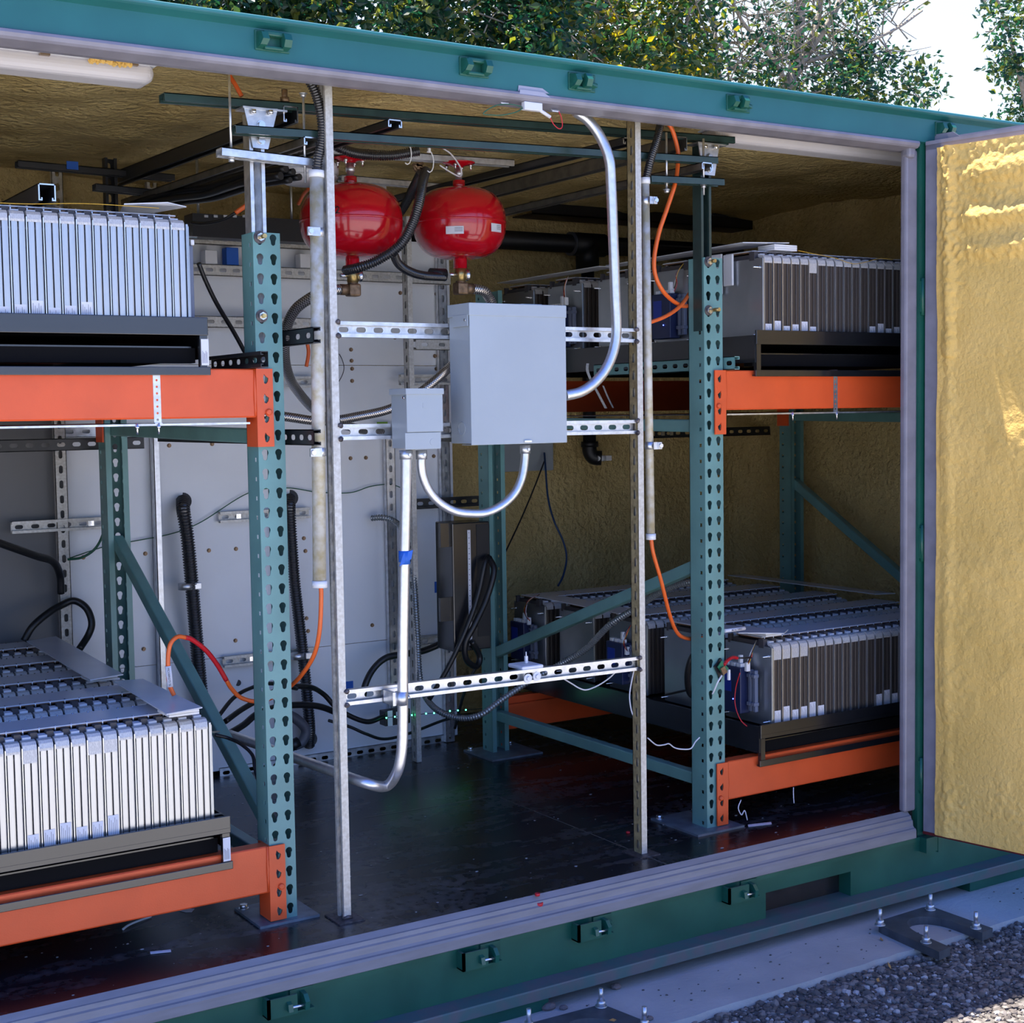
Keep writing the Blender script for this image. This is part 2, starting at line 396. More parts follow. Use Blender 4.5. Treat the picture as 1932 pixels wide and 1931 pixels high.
def cable(name, pts, r, m, label, cat='cable', group=None, n=8, parent=None, uv=False):
    b = MB(); b.tube(spline(pts), r, n, uv=uv); o = b.build(name, m, parent)
    if parent is None: tag(o, label, cat, group)
    elif label: o['label'] = label
    return o
def corrugated(name, pts, r, m, label, cat='conduit', pitch=0.007, group=None, parent=None):
    P = resample(spline(pts, 14), pitch/4); rr = [r*(1.0 if (i % 4) in (0, 1) else 0.80) for i in range(len(P))]
    b = MB(); b.tube(P, r, 10, rr=rr); o = b.build(name, m, parent)
    if parent is None: tag(o, label, cat, group)
    return o
def strut_mesh(b, p0, p1, od, depth=0.0206, width=0.0413, slots=True, t=0.0024, fl=0):
    """C channel strut: web centre line from p0 to p1, open towards od"""
    p0 = Vector(p0); p1 = Vector(p1); W = (p1-p0); L = W.length; W.normalize()
    od = Vector(od); od = (od-W*od.dot(W)).normalized(); U = W.cross(od)
    n = max(1, int(L/0.0508)); pit = L/n
    if slots: b.plate(p0-U*width/2, U, W, -od, width, pit, n, [(width/2, pit/2, [(y, x) for x, y in stadium(0.0286, 0.0143)])], t)
    mx = Matrix((U, od, W)).transposed().to_4x4(); mx.translation = p0
    if not slots: b.box((-width/2, 0, 0), (width/2, t, L), mx)
    b.cur = fl
    for s_ in (-1, 1):
        b.box((s_*width/2, 0, 0), (s_*(width/2-t), depth, L), mx)
        b.box((s_*(width/2-t), depth-t, 0), (s_*(width/2-0.0095), depth, L), mx)
        b.box((s_*(width/2-0.0095), depth-0.0075, 0), (s_*(width/2-0.0095+t), depth-t, L), mx)
    return b
def strut(p0, p1, od, m, label, name='channel_strut', cat='strut', group=None, parent=None, **k):
    b = MB(); strut_mesh(b, p0, p1, od, **k); o = b.build(name, m, parent)
    if parent is None: tag(o, label, cat, group)
    return o
def bolt(b, p, d, r=0.009, h=0.007, wr=None):
    p = Vector(p); d = Vector(d).normalized()
    if wr: b.cyl(p, p+d*0.002, wr, 16); p = p+d*0.002
    b.hexa(p, p+d*h, r); return b

# ================================================================== THE CONTAINER (the room) AND THE GROUND
def struct(name, b, m, parent=None, **k):
    o = b.build(name, m, parent, **k)
    if parent is None: o['kind'] = 'structure'
    return o
XL, XR_, YF, YB = -2.70, 3.36, -0.242, 2.19       # container outside
ZC = 2.268                                          # foam ceiling
ZG = -0.300                                         # concrete
def foam_grid(name, o, U, V, nu, nv, amp, m, inward, edge=0.0, f1=1.6, ribs=None, seed=0.0):
    """sprayed foam skin: a wavy grid with real lumps standing off its wall"""
    o = Vector(o); U = Vector(U); V = Vector(V); inward = Vector(inward); b = MB(); g = []
    for j in range(nv+1):
        row = []
        for i in range(nu+1):
            p = o+U*(i/nu)+V*(j/nv); q = p+Vector((seed, seed*0.7, 0))
            h = amp*(0.9*noise.noise(q*f1)+0.5*noise.noise(q*f1*2.7)+0.22*noise.noise(q*9)+0.10*noise.noise(q*24))
            if ribs: h += ribs(i/nu, j/nv)
            row.append(b.v(p+inward*h))
        g.append(row)
    for j in range(nv):
        for i in range(nu): b.face([g[j][i], g[j][i+1], g[j+1][i+1], g[j+1][i]], True)
    return b
floor = MB(); floor.box((XL+0.05, -0.209, -0.03), (XR_-0.03, YB-0.02, 0.0)); FL = struct('floor', floor, 'floor')
# pale joint lines between the floor boards
b = MB()
for (x0, y0), (x1, y1) in (((0.93, 0.765), (1.108, 0.765)), ((1.108, 0.765), (1.104, -0.205)), ((0.60, 0.78), (0.93, 0.766))):
    d = Vector((x1-x0, y1-y0, 0)).normalized(); n_ = Vector((-d.y, d.x, 0))*0.0012
    A = [Vector((x0, y0, 0.0006))+n_, Vector((x1, y1, 0.0006))+n_, Vector((x1, y1, 0.0006))-n_, Vector((x0, y0, 0.0006))-n_]
    b.prism(A, (0, 0, 0.0004))
struct('floor_joint', b, mat('pale_joint_filler', (0.20, 0.18, 0.16), 0.7), FL)
def ceil_ribs(u, v):
    return 0.0
b = foam_grid('ceiling', (XL+0.03, -0.185, ZC), (XR_-XL-0.06, 0, 0), (0, YB+0.18, 0), 200, 90, 0.030, 'foam', (0, 0, -1), f1=2.0)
struct('ceiling', b, 'foam', recalc=False)
YW = 2.06
b = foam_grid('wall_back', (XL+0.03, YW, -0.02), (XR_-XL-0.06, 0, 0), (0, 0, ZC+0.06), 170, 70, 0.030, 'foam', (0, -1, 0), seed=3.1)
struct('wall_back', b, 'foam', recalc=False)
b = foam_grid('wall_right', (XR_-0.09, -0.2, -0.02), (0, YB+0.2, 0), (0, 0, ZC+0.06), 60, 60, 0.03, 'foam', (-1, 0, 0), seed=5.3)
struct('wall_right', b, 'foam', recalc=False)
b = MB(); b.box((XL, -0.2, -0.02), (XL+0.05, YB, ZC+0.03)); struct('wall_left', b, 'foam')
# outer skins that keep the sun out
b = MB(); b.box((XL, -0.195, 2.300), (XR_, YB, 2.309)); struct('roof', b, 'cpaint')
b = MB(); b.box((XL, YB-0.02, -0.10), (XR_, YB, 2.300)); struct('wall_outer', b, 'cpaint')
b = MB(); b.box((XR_-0.02, -0.2, -0.10), (XR_, YB-0.02, 2.300)); struct('wall_end', b, 'cpaint')
b = MB(); b.box((2.22, -0.215, -0.02), (XR_, -0.185, 2.20)); struct('wall_front', b, 'cpaint')
# header beam: face, top lip, bottom return
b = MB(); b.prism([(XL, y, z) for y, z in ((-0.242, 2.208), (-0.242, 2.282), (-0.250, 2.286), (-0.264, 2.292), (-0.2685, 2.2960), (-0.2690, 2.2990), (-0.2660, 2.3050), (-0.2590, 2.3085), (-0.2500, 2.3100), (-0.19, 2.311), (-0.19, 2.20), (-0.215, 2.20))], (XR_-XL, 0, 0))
struct('trim_1', b, mat('skylit_teal_paint', (0.014, 0.115, 0.115), 0.36, var=0.1, scale=4, rvar=0.08))  # container green shifted to teal, with the sky's reflection put into the colour
b = MB(); b.prism([(XL, y, z) for y, z in ((-0.2425, 2.209), (-0.250, 2.206), (-0.2525, 2.199), (-0.249, 2.191), (-0.243, 2.186), (-0.200, 2.1795), (-0.176, 2.1805), (-0.172, 2.190), (-0.200, 2.199))], (2.13-XL, 0, 0))
struct('trim_2', b, 'gasket')
# bottom side rail with a fork pocket, its lower ledge, the sill
PX0, PX1 = 1.463, 1.829
b = MB()
b.box((XL, YF, -0.285), (PX0, -0.19, -0.088)); b.box((PX1, YF, -0.285), (XR_, -0.19, -0.088)); b.box((PX0, YF, -0.145), (PX1, -0.19, -0.088))
b.box((PX0-0.006, -0.19, -0.285), (PX0, 0.6, -0.10)); b.box((PX1, -0.19, -0.285), (PX1+0.006, 0.6, -0.10))
b.box((PX0, -0.19, -0.145), (PX1, 0.6, -0.138)); b.box((PX0-0.006, 0.6, -0.285), (PX1+0.006, 0.606, -0.10))
struct('trim_3', b, 'cpaint')
b = MB(); b.prism([(XL, y, z) for y, z in ((-0.19, -0.2255), (-0.243, -0.2255), (-0.298, -0.229), (-0.300, -0.233), (-0.300, -0.262), (-0.290, -0.262), (-0.288, -0.240), (-0.19, -0.238))], (XR_-XL, 0, 0))
struct('trim_4', b, mat('dusty_green_ledge', (0.055, 0.115, 0.115), 0.55, col2=(0.10, 0.105, 0.115), scale=16, contrast=(0.4, 0.6)))
b = MB(); b.box((PX0, YF, -0.285), (PX1, 0.6, -0.255)); struct('trim_5', b, 'ground')
b = MB(); b.prism([(XL, y, z) for y, z in ((-0.2085, -0.002), (-0.2085, 0.001), (-0.222, -0.012), (-0.2265, -0.0135), (-0.229, -0.024), (-0.2345, -0.0275), (-0.2365, -0.044), (-0.241, -0.050), (-0.2475, -0.052), (-0.2505, -0.058), (-0.2505, -0.083), (-0.2425, -0.0875), (-0.2085, -0.0875))], (2.125-XL, 0, 0))
struct('trim_6', b, 'sillmat')
b = MB(); b.box((XL, -0.2435, -0.10), (2.2, -0.24, -0.086)); struct('trim_7', b, 'cpaint')
# packing pieces and a black strip in the gap under the rail
b = MB(); b.box((0.19, -0.285, ZG), (0.62, -0.20, -0.268)); b.box((2.35, -0.285, ZG), (2.8, -0.20, -0.268)); b.box((-1.6, -0.285, ZG), (-1.2, -0.20, -0.268))
struct('trim_8', b, 'cpaint')
b = MB(); b.box((XL, -0.19, ZG), (XR_, -0.17, -0.10)); struct('trim_9', b, 'blackmetal')
# right end post: gasket leg and green leg
b = MB(); b.bbox((2.098, -0.224, 0.0), (2.152, -0.196, 2.185), 0.008); struct('trim_10', b, 'gasket')
b = MB(); b.box((2.150, -0.232, -0.088), (2.30, -0.205, 2.21)); struct('trim_11', b, 'cpaint')
b = MB(); b.bbox((2.096, -0.236, 2.155), (2.132, -0.20, 2.208), 0.01); struct('trim_12', b, 'gasket')

# concrete strip with a ragged edge, gravel beyond it
b = MB(); N_ = 160; top = []; bot = []; bk = []
for i in range(N_+1):
    x = -3.2+7.5*i/N_; y = -0.545+0.012*noise.noise(Vector((x*5, 0, 0)))+0.006*noise.noise(Vector((x*23, 3, 0)))
    top.append(b.v((x, y, ZG))); bot.append(b.v((x, y-0.006, ZG-0.06))); bk.append(b.v((x, 3.4, ZG)))
for i in range(N_):
    b.face([top[i], top[i+1], bk[i+1], bk[i]]); b.face([bot[i], bot[i+1], top[i+1], top[i]])
struct('ground_slab', b, 'concrete', recalc=False)
b = MB(); n1 = 60
b.box((-60, -70, ZG-0.35), (60, 60, ZG-0.022)); struct('ground', b, 'ground')
b = MB(); b.box((-40, -45, ZG-0.05), (40, -1.25, ZG-0.018)); struct('ground_bounce', b, mat('pale_bounce_gravel', (0.46, 0.455, 0.44), 0.9, col2=(0.35, 0.345, 0.335), scale=30, bump=0.5, bscale=80))  # pale ground added out of view to bounce sunlight into the container
# loose stones of the gravel that the camera can tell apart
b = MB(); b.mats = 3
for i in range(11500):
    x = rnd.uniform(0.75, 2.75); y = -0.548-abs(rnd.gauss(0, 1))*0.0 - rnd.uniform(0, 0.62) ; r = rnd.choice((0.0035, 0.005, 0.006, 0.0075, 0.010))*rnd.uniform(0.7, 1.25)
    b.cur = rnd.choices((0, 1, 2), (8, 4, 1))[0]
    b.ball((x, y, ZG-0.022+r*0.35), r, 1, 0.28, (rnd.uniform(0.8, 1.5), rnd.uniform(0.8, 1.3), rnd.uniform(0.5, 0.9)))
g = b.build('gravel', [mat('dark_stone', (0.105, 0.09, 0.082), 0.85), mat('grey_stone', (0.21, 0.185, 0.17), 0.85), mat('pale_stone', (0.42, 0.40, 0.39), 0.8)], recalc=False)
tag(g, 'loose dark gravel along the edge of the concrete strip', 'gravel', kind='stuff')

# ------------------------------------------------------------------ locking keepers on the header and on the rail
def keeper_top(x, z, label, cam_like):
    t = thing('latch_keeper', label, 'latch keeper', (x, YF, z), 'latch keepers along the green header beam')
    b = MB(); b.bbox((x-0.045, YF-0.0045, z-0.022), (x+0.045, YF+0.0005, z+0.026), 0.002); b.build('back_plate', 'cpaint', t)
    b = MB(); P = []
    b.prism([(x-0.040, YF-0.004, z-0.018), (x-0.040, YF-0.026, z-0.013), (x-0.036, YF-0.034, z+0.000), (x-0.038, YF-0.028, z+0.017), (x-0.040, YF-0.004, z+0.022)], (0.017, 0, 0))
    b.build('cam_jaw', 'cpaint', t); b = MB()
    if cam_like: b.prism([(x+0.019, YF-0.004, z-0.018), (x+0.019, YF-0.030, z-0.014), (x+0.019, YF-0.038, z+0.002), (x+0.019, YF-0.030, z+0.018), (x+0.019, YF-0.004, z+0.022)], (0.019, 0, 0))
    else: b.prism([(x-0.006, YF-0.004, z-0.018), (x-0.006, YF-0.034, z-0.014), (x-0.006, YF-0.042, z+0.004), (x-0.006, YF-0.030, z+0.021), (x-0.006, YF-0.004, z+0.022)], (0.018, 0, 0))
    b.build('cam_jaw', 'cpaint', t)
    b = MB(); b.bbox((x-0.030, YF-0.022, z+0.010), (x+0.026, YF-0.003, z+0.023), 0.004); b.bbox((x-0.026, YF-0.018, z-0.021), (x+0.024, YF-0.003, z-0.012), 0.003)
    if not cam_like: b.prism([(x+0.012, YF-0.004, z-0.016), (x+0.046, YF-0.014, z-0.010), (x+0.046, YF-0.014, z-0.002), (x+0.012, YF-0.022, z-0.002)], (0, 0.004, 0.004))
    b.build('bridge', 'cpaint', t)
for x, z, cl, lb in ((-0.115, 2.252, True, 'green latch keeper on the header beam, leftmost in view, above the upper left battery shelf'), (0.454, 2.254, True, 'green latch keeper on the header, second from the left, above the red tanks'),
                     (0.799, 2.252, False, 'green latch keeper on the header, third from the left, beside the grey tape patch'), (1.364, 2.250, False, 'green latch keeper on the header above the right rack post'),
                     (2.255, 2.252, False, 'green latch keeper at the far right of the header, half behind the door top')):
    keeper_top(x, z, lb, cl)
def keeper_low(x, z, label, cl):
    t = thing('latch_keeper', label, 'latch keeper', (x, YF, z-0.03), 'latch keepers along the bottom rail')
    b = MB(); b.box((x-0.068, YF-0.034, z-0.027), (x-0.060, YF, z+0.022)); b.box((x-0.068, YF-0.034, z-0.027), (x+0.012, YF-0.029, z+0.022))
    b.box((x-0.068, YF-0.030, z-0.027), (x+0.060, YF, z-0.023)); b.box((x+0.004, YF-0.0065, z-0.027), (x+0.068, YF, z+0.024)); b.build('housing', 'cpaint', t)
    b = MB(); b.prism([(x-0.018, YF-0.030, z-0.012), (x-0.018, YF-0.050, z-0.014), (x-0.018, YF-0.046, z+0.004), (x-0.018, YF-0.030, z+0.010)], (0.012, 0, 0))
    b.prism([(x+0.030, YF-0.006, z-0.020), (x+0.030, YF-0.040, z-0.022), (x+0.030, YF-0.044, z+0.000), (x+0.030, YF-0.030, z+0.016), (x+0.030, YF-0.006, z+0.018)], (0.012, 0, 0))
    if not cl: b.prism([(x+0.044, YF-0.006, z-0.010), (x+0.062, YF-0.018, z-0.004), (x+0.062, YF-0.018, z+0.004), (x+0.044, YF-0.022, z+0.012)], (0, 0.004, 0.004))
    b.build('cam_jaw', 'cpaint', t)
    b = MB(); b.cyl((x-0.012, YF-0.036, z-0.008), (x+0.036, YF-0.034, z-0.010), 0.004, 8); b.build('jaw_pin', 'chrome', t)
for x, z, cl, lb in ((-0.139, -0.110, True, 'green latch keeper on the bottom rail, leftmost, below the orange beam end'), (0.421, -0.112, True, 'green latch keeper on the bottom rail, second from the left'),
                     (0.798, -0.112, False, 'green latch keeper on the bottom rail below the two red caps'), (1.353, -0.112, False, 'green latch keeper on the bottom rail just left of the fork pocket')):
    keeper_low(x, z, lb, cl)
b = MB(); b.box((2.15, YF-0.03, -0.135), (2.215, YF, -0.085)); b.box((2.205, YF-0.032, -0.140), (2.225, YF, -0.088))
tag(b.build('latch_keeper', 'cpaint'), 'dark latch keeper housing under the corner of the open door', 'latch keeper', 'latch keepers along the bottom rail')
# white paint flecks on the rail: tiny chips
# ------------------------------------------------------------------ the open door
HX, HY = 2.17, -0.240; DD = Vector((0.194, -0.981, 0)).normalized(); DN = Vector((-DD.y, DD.x, 0))*-1   # DN: inner (left) face normal
if DN.x > 0: DN = -DN
DZ0, DZ1, DW = -0.072, 2.212, 1.38
def dp(s, o, z): return Vector((HX, HY, 0))+DD*s+DN*o+Vector((0, 0, z))
D = thing('door_1', 'open container door leaf lined with yellow spray foam', 'door', (HX, HY, DZ0)); D['kind'] = 'structure'
def dbox(b, s0, s1, o0, o1, z0, z1):
    P = [dp(s, o, z) for z in (z0, z1) for s, o in ((s0, o0), (s1, o0), (s1, o1), (s0, o1))]
    V = [b.v(p) for p in P]
    for q in ((0, 1, 2, 3), (4, 5, 6, 7), (0, 1, 5, 4), (1, 2, 6, 5), (2, 3, 7, 6), (3, 0, 4, 7)): b.face([V[i] for i in q])
b = MB(); dbox(b, 0.0, DW, -0.050, -0.042, DZ0, DZ1-0.012); dbox(b, 0.0, 0.01, -0.050, -0.004, DZ0, DZ1); dbox(b, DW-0.01, DW, -0.05, -0.004, DZ0, DZ1)
dbox(b, 0.0, DW, -0.050, -0.004, DZ0, DZ0+0.02); b.build('outer_sheet', 'cpaint', D)
b = MB(); dbox(b, 0.0, 0.054, -0.004, 0.0, DZ0+0.002, DZ1-0.012); dbox(b, 0.0, DW, -0.004, 0.0, DZ1-0.030, DZ1-0.012); b.build('gasket_frame', 'gasket', D)
# top: channel with bright edge lip, notch near the hinge
b = MB(); dbox(b, 0.0, DW, -0.012, 0.002, DZ1-0.014, DZ1-0.002); dbox(b, 0.0, DW, -0.05, -0.044, DZ1-0.012, DZ1+0.012)
b.prism([dp(s, -0.042, z) for s, z in ((0.004, DZ1), (0.008, DZ1+0.024), (0.075, DZ1+0.024), (0.100, DZ1+0.006), (DW, DZ1+0.006), (DW, DZ1))], DN*0.003)
b.build('top_rail', 'gasket', D)
def ribs(u, v):
    s = u*DW; z = v*(DZ1-DZ0)
    k = 0.0
    for zc, am, w in ((2.18, 0.016, 0.035), (2.04, 0.020, 0.028), (1.94, 0.018, 0.03), (1.30, 0.005, 0.12), (0.55, 0.006, 0.09)):
        k += am*math.exp(-((z-zc-0.03*s)/w)**2)*min(1, max(0, (s-0.06)/0.10)) if zc > 1.5 else am*math.exp(-((z-zc)/w)**2)
    k += 0.016*math.exp(-((s-0.045)/0.022)**2)*(1.0 if z > 1.6 else 0.4)
    q = Vector((s, z, 4.0))
    k += (0.0006+0.007*math.exp(-((s-0.05)/0.045)**2)*min(1, max(0.25, (z-1.3)*2))+0.005*(1 if z > 1.90 else 0)+0.004*math.exp(-((z-0.12)/0.1)**2))*noise.noise(q*62)+0.0022*noise.noise(q*30)
    return k*(1 if 0.012 < u < 0.99 else 0.5)
b = foam_grid('foam', dp(0.050, 0.012, DZ0+0.004), DD*(DW-0.054), (0, 0, DZ1-DZ0-0.034), 300, 340, 0.010, 'foamdoor', DN, ribs=ribs, seed=1.7, f1=2.4)
b.build('foam_lining', 'foamdoor', D, recalc=False)
b = MB(); dbox(b, 0.052, DW-0.005, -0.002, 0.012, DZ0+0.002, DZ1-0.030); b.build('foam_core', 'foamdoor', D)
b = MB(); dbox(b, 0.0, DW, -0.02, 0.003, DZ0-0.006, DZ0+0.003); b.build('bottom_seal', 'maroon', D)
for z in (1.71, 0.90, 0.12):
    b = MB(); b.cyl((2.162, -0.236, z-0.06), (2.162, -0.236, z+0.06), 0.006, 10); b.box((2.152, -0.236, z-0.05), (2.162, -0.231, z+0.05)); b.build('hinge', 'cpaint', D)

# ------------------------------------------------------------------ white sheet partition near the back wall
PW = thing('wall_partition', None, None, (0.65, 1.64, 0)); PW['kind'] = 'structure'
for z0, z1, m_ in ((0.02, 0.448, 'panel'), (0.450, 1.545, 'panel'), (1.547, 2.04, 'panel')):
    b = MB(); b.box((-0.12, 1.62, z0), (1.455, 1.625, z1)); b.build('sheet', m_, PW)
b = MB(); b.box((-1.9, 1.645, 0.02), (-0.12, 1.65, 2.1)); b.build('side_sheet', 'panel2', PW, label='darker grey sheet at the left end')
scr = [(662, 660), (663, 681), (664, 696), (664, 719), (755, 553), (823, 555), (745, 637), (690, 864), (661, 865), (820, 672), (823, 696), (818, 861), (274, 1045), (394, 1039), (445, 1036), (573, 1016), (576, 1040), (444, 1209), (578, 1167), (581, 1191), (271, 1225), (702, 1180), (319, 841), (400, 838), (828, 1000), (830, 1025), (157, 1052)]
b0 = MB(); bolt(b0, at(*scr[0], Y=1.62), (0, -1, 0), 0.006, 0.006, 0.008); s0 = b0.build('screw', 'bronze', PW)
c0 = at(*scr[0], Y=1.62)
for q in scr[1:]:
    o = s0.copy(); C.objects.link(o); o.parent = PW; o.location = at(*q, Y=1.62)-c0
b = MB()
for (x, y) in ((345, 946), (583, 1395), (449, 1289), (547, 940)): b.cyl(at(x, y, Y=1.6185), at(x, y, Y=1.6195), 0.032 if y < 1280 or y > 1300 else 0.012, 20)
b.build('cable_hole', 'black', PW)

# ================================================================== PALLET RACKS
PW_, PD, PH = 0.0757, 0.076, 1.829
def post_mesh(x0, y0, sgn):
    """perforated C post, keyhole face at y0 facing -Y (sgn 1) or +Y (sgn -1)"""
    b = MB(); K = keyhole(); t = 0.002
    b.plate((x0, y0, 0), (1, 0, 0), (0, 0, 1), (0, -sgn, 0), PW_, 0.0508, 36, [(0.0186, 0.0328, K), (0.0563, 0.0328, K)], t)
    for xx, nx in ((x0, -1), (x0+PW_, 1)):
        b.plate((xx, y0, 0), (0, sgn, 0), (0, 0, 1), (nx, 0, 0), PD, 0.0508, 36, [(0.0215, 0.0198, square(0.0115, 0.0110))], t)
    for xa, xb in ((x0, x0+0.019), (x0+PW_-0.019, x0+PW_)):
        b.box((xa, y0+sgn*PD, 0), (xb, y0+sgn*(PD-t), PH))
    return b
YBK = 1.382
def upright(x0, label, diag, plate):
    t = thing('rack_upright', label, 'rack upright', (x0+PW_/2, 0.69, 0), 'green rack uprights')
    post_mesh(x0, 0.0, 1).build('post', 'rack', t)
    post_mesh(x0, YBK, -1).build('post', 'rack', t)
    xc = x0+PW_/2
    def bar(y0, z0, y1, z1, nm, h=0.040, w=0.036):
        d = Vector((0, y1-y0, z1-z0)); L = d.length; d.normalize(); u = Vector((1, 0, 0)); v = d.cross(u)
        mx = Matrix((u, d, v)).transposed().to_4x4(); mx.translation = Vector((xc, y0, z0)); b = MB()
        b.bbox((-w/2, 0, -h/2), (w/2, L, h/2), 0.004, mx); b.build(nm, 'rack', t)
    bar(0.060, 0.148, YBK-0.060, 0.150, 'horizontal_brace'); bar(0.060, 1.30, YBK-0.060, 1.315, 'horizontal_brace')
    bar(*diag, 'diagonal_brace')
    for (xa, ya, xb, yb) in plate:
        b = MB(); b.box((xa, ya, 0.0), (xb, yb, 0.007)); b.build('base_plate', 'plate', t)
    b = MB()
    for (xa, ya, xb, yb) in plate:
        for q in ((xa+0.02, yb-0.02), (xb-0.03, yb-0.025)): bolt(b, (*q, 0.007), (0, 0, 1), 0.011, 0.010, 0.014)
    b.build('anchor_bolt', 'chrome', t)
    return t
UL_ = upright(-PW_, 'green rack upright left of the clear aisle, with orange beams hooked on its left side', (1.33, 0.940, 0.050, 0.226), [(-0.116, -0.022, 0.056, 0.16), (-0.11, 1.28, 0.04, 1.42)])
UR_ = upright(1.4335, 'green rack upright right of the clear aisle, with orange beams hooked on its right side', (1.33, 0.400, 0.050, 0.860), [(1.36, -0.042, 1.555, 0.20), (1.365, 1.20, 1.60, 1.42)])
ur2 = upright(3.034, 'green rack upright half hidden in the dark right end of the container', (1.33, 1.02, 0.050, 0.27), [(3.0, -0.03, 3.15, 0.16), (3.0, 1.24, 3.15, 1.42)])
ul2 = upright(-1.676, 'green rack upright at the far left end of the left rack', (1.33, 0.940, 0.050, 0.226), [(-1.71, -0.02, -1.56, 0.16), (-1.71, 1.24, -1.56, 1.42)])
def post_bolt(x, z, stud, label):
    b = MB(); b.cyl((x, 0, z), (x, -0.0025, z), 0.0165, 20); o = thing('hex_bolt', label, 'bolt', (x, 0, z), 'bolts through the rack posts')
    b.build('washer', 'weld', o); b = MB(); b.hexa((x, -0.002, z), (x, -0.011, z), 0.0105); b.build('nut', 'chrome', o)
    b = MB(); b.cyl((x, -0.01, z), (x, -stud, z), 0.006, 10); b.build('stud', 'brass', o)
zt = PH-0.013
post_bolt(-PW_+0.0186, zt, 0.036, 'zinc bolt at the top of the left rack post'); post_bolt(-PW_+0.0190, zt-4*0.0508, 0.020, 'zinc bolt four holes below the top of the left rack post')
post_bolt(1.4335+0.0186, zt, 0.034, 'zinc bolt at the top of the right rack post'); post_bolt(1.4335+0.0186, zt-3*0.0508, 0.052, 'long zinc bolt three holes below the top of the right rack post')

def beam(x0, x1, z0, y0, sgn, label, cl, cr, lab2=None):
    """orange step beam with hooked end connectors; face at y0 looking towards -Y (sgn 1) or +Y"""
    t = thing('rack_beam', label, 'rack beam', ((x0+x1)/2, y0+sgn*0.02, z0), 'orange rack beams')
    h = 0.126; b = MB()
    pr_ = [(y0, z0+0.004), (y0, z0+h-0.003), (y0+sgn*0.003, z0+h), (y0+sgn*0.045, z0+h), (y0+sgn*0.045, z0+h-0.028), (y0+sgn*0.064, z0+h-0.028), (y0+sgn*0.064, z0), (y0+sgn*0.003, z0)]
    b.prism([(x0+0.004, y, z) for y, z in pr_], (x1-x0-0.008, 0, 0)); b.build('beam_body', 'orange', t)
    arrow = [(0.0, 0.0035), (0.006, -0.001), (0.0045, -0.007), (0.001, -0.011), (-0.003, -0.010), (-0.005, 0.000), (-0.003, 0.0075)]
    for xe, s, on in ((x0, -1, cl), (x1, 1, cr)):
        if not on: continue
        zb = z0-0.077; b = MB()
        w = 0.041; U = Vector((s, 0, 0)); ar = [(px_*s, py_) for px_, py_ in arrow]
        if s < 0: ar = ar[::-1]
        # front face plate lapping over the post
        o = Vector((xe, y0-sgn*0.006, zb)); P = []
        b.plate(o, U, (0, 0, 1), (0, -sgn, 0), w, 0.0508, 4, [(0.021, 0.027, [(u_*1.4, v_*1.4) for u_, v_ in arrow])], 0.004)
        b.cyl(o+U*w*0.5+Vector((0, 0, -0.0)), o+U*w*0.5+Vector((0, 0, 0.0005)), 0.001, 4)
        # flange between beam and post, bent edge
        b.box((xe, y0-sgn*0.006, zb), (xe-s*0.005, y0+sgn*0.066, zb+0.2032))
        c = b.build('connector', 'orange', t)
        b = MB(); pc = o+U*0.027+Vector((0, 0, 0.0905)); dY = Vector((0, -sgn, 0))
        b.tube([pc, pc+dY*0.003, pc+dY*0.007, pc+dY*0.008], 0.008, 14, rr=[0.0085, 0.0085, 0.0075, 0.005]); b.cyl(o+U*0.030+Vector((0, 0, 0.150)), o+U*0.030+Vector((0, 0, 0.150))+dY*0.0006, 0.0038, 10)
        b.build('locking_pin', 'orange', c)
        b = MB(); b.tube([Vector((xe-s*0.007, y0-sgn*0.001, z)) for z in (z0+0.004, z0+0.03, z0+0.06, z0+0.09, z0+h)], 0.003, 6, rr=[0.003, 0.0036, 0.005, 0.0036, 0.003]); b.build('weld_bead', 'orange', c)
    return t
ZB = (0.0871, 1.350)
beam(-1.60, -PW_, ZB[1], -0.004, 1, 'orange front beam of the upper left shelf', True, True)
beam(-1.60, -PW_, ZB[0], -0.004, 1, 'orange front beam of the lower left shelf, nearest the sill', True, True)
beam(1.509, 3.034, ZB[1], -0.004, 1, 'orange front beam of the upper right shelf', True, True)
beam(1.509, 3.034, ZB[0], -0.004, 1, 'orange front beam of the lower right shelf', True, True)
beam(1.509, 3.034, ZB[0], 1.386, -1, 'dark orange back beam of the lower right shelf, seen behind the green brace', True, True)
beam(-1.60, -PW_, ZB[1], 1.386, -1, 'orange back beam of the upper left shelf, only its end plate showing on the rear post', True, True)
beam(1.509, 3.034, ZB[1], 1.386, -1, 'orange back beam of the upper right shelf, showing beside the rear right post', True, True)
beam(-1.60, -PW_, ZB[0], 1.386, -1, 'orange back beam of the lower left shelf, under the rear of the tray', True, True)

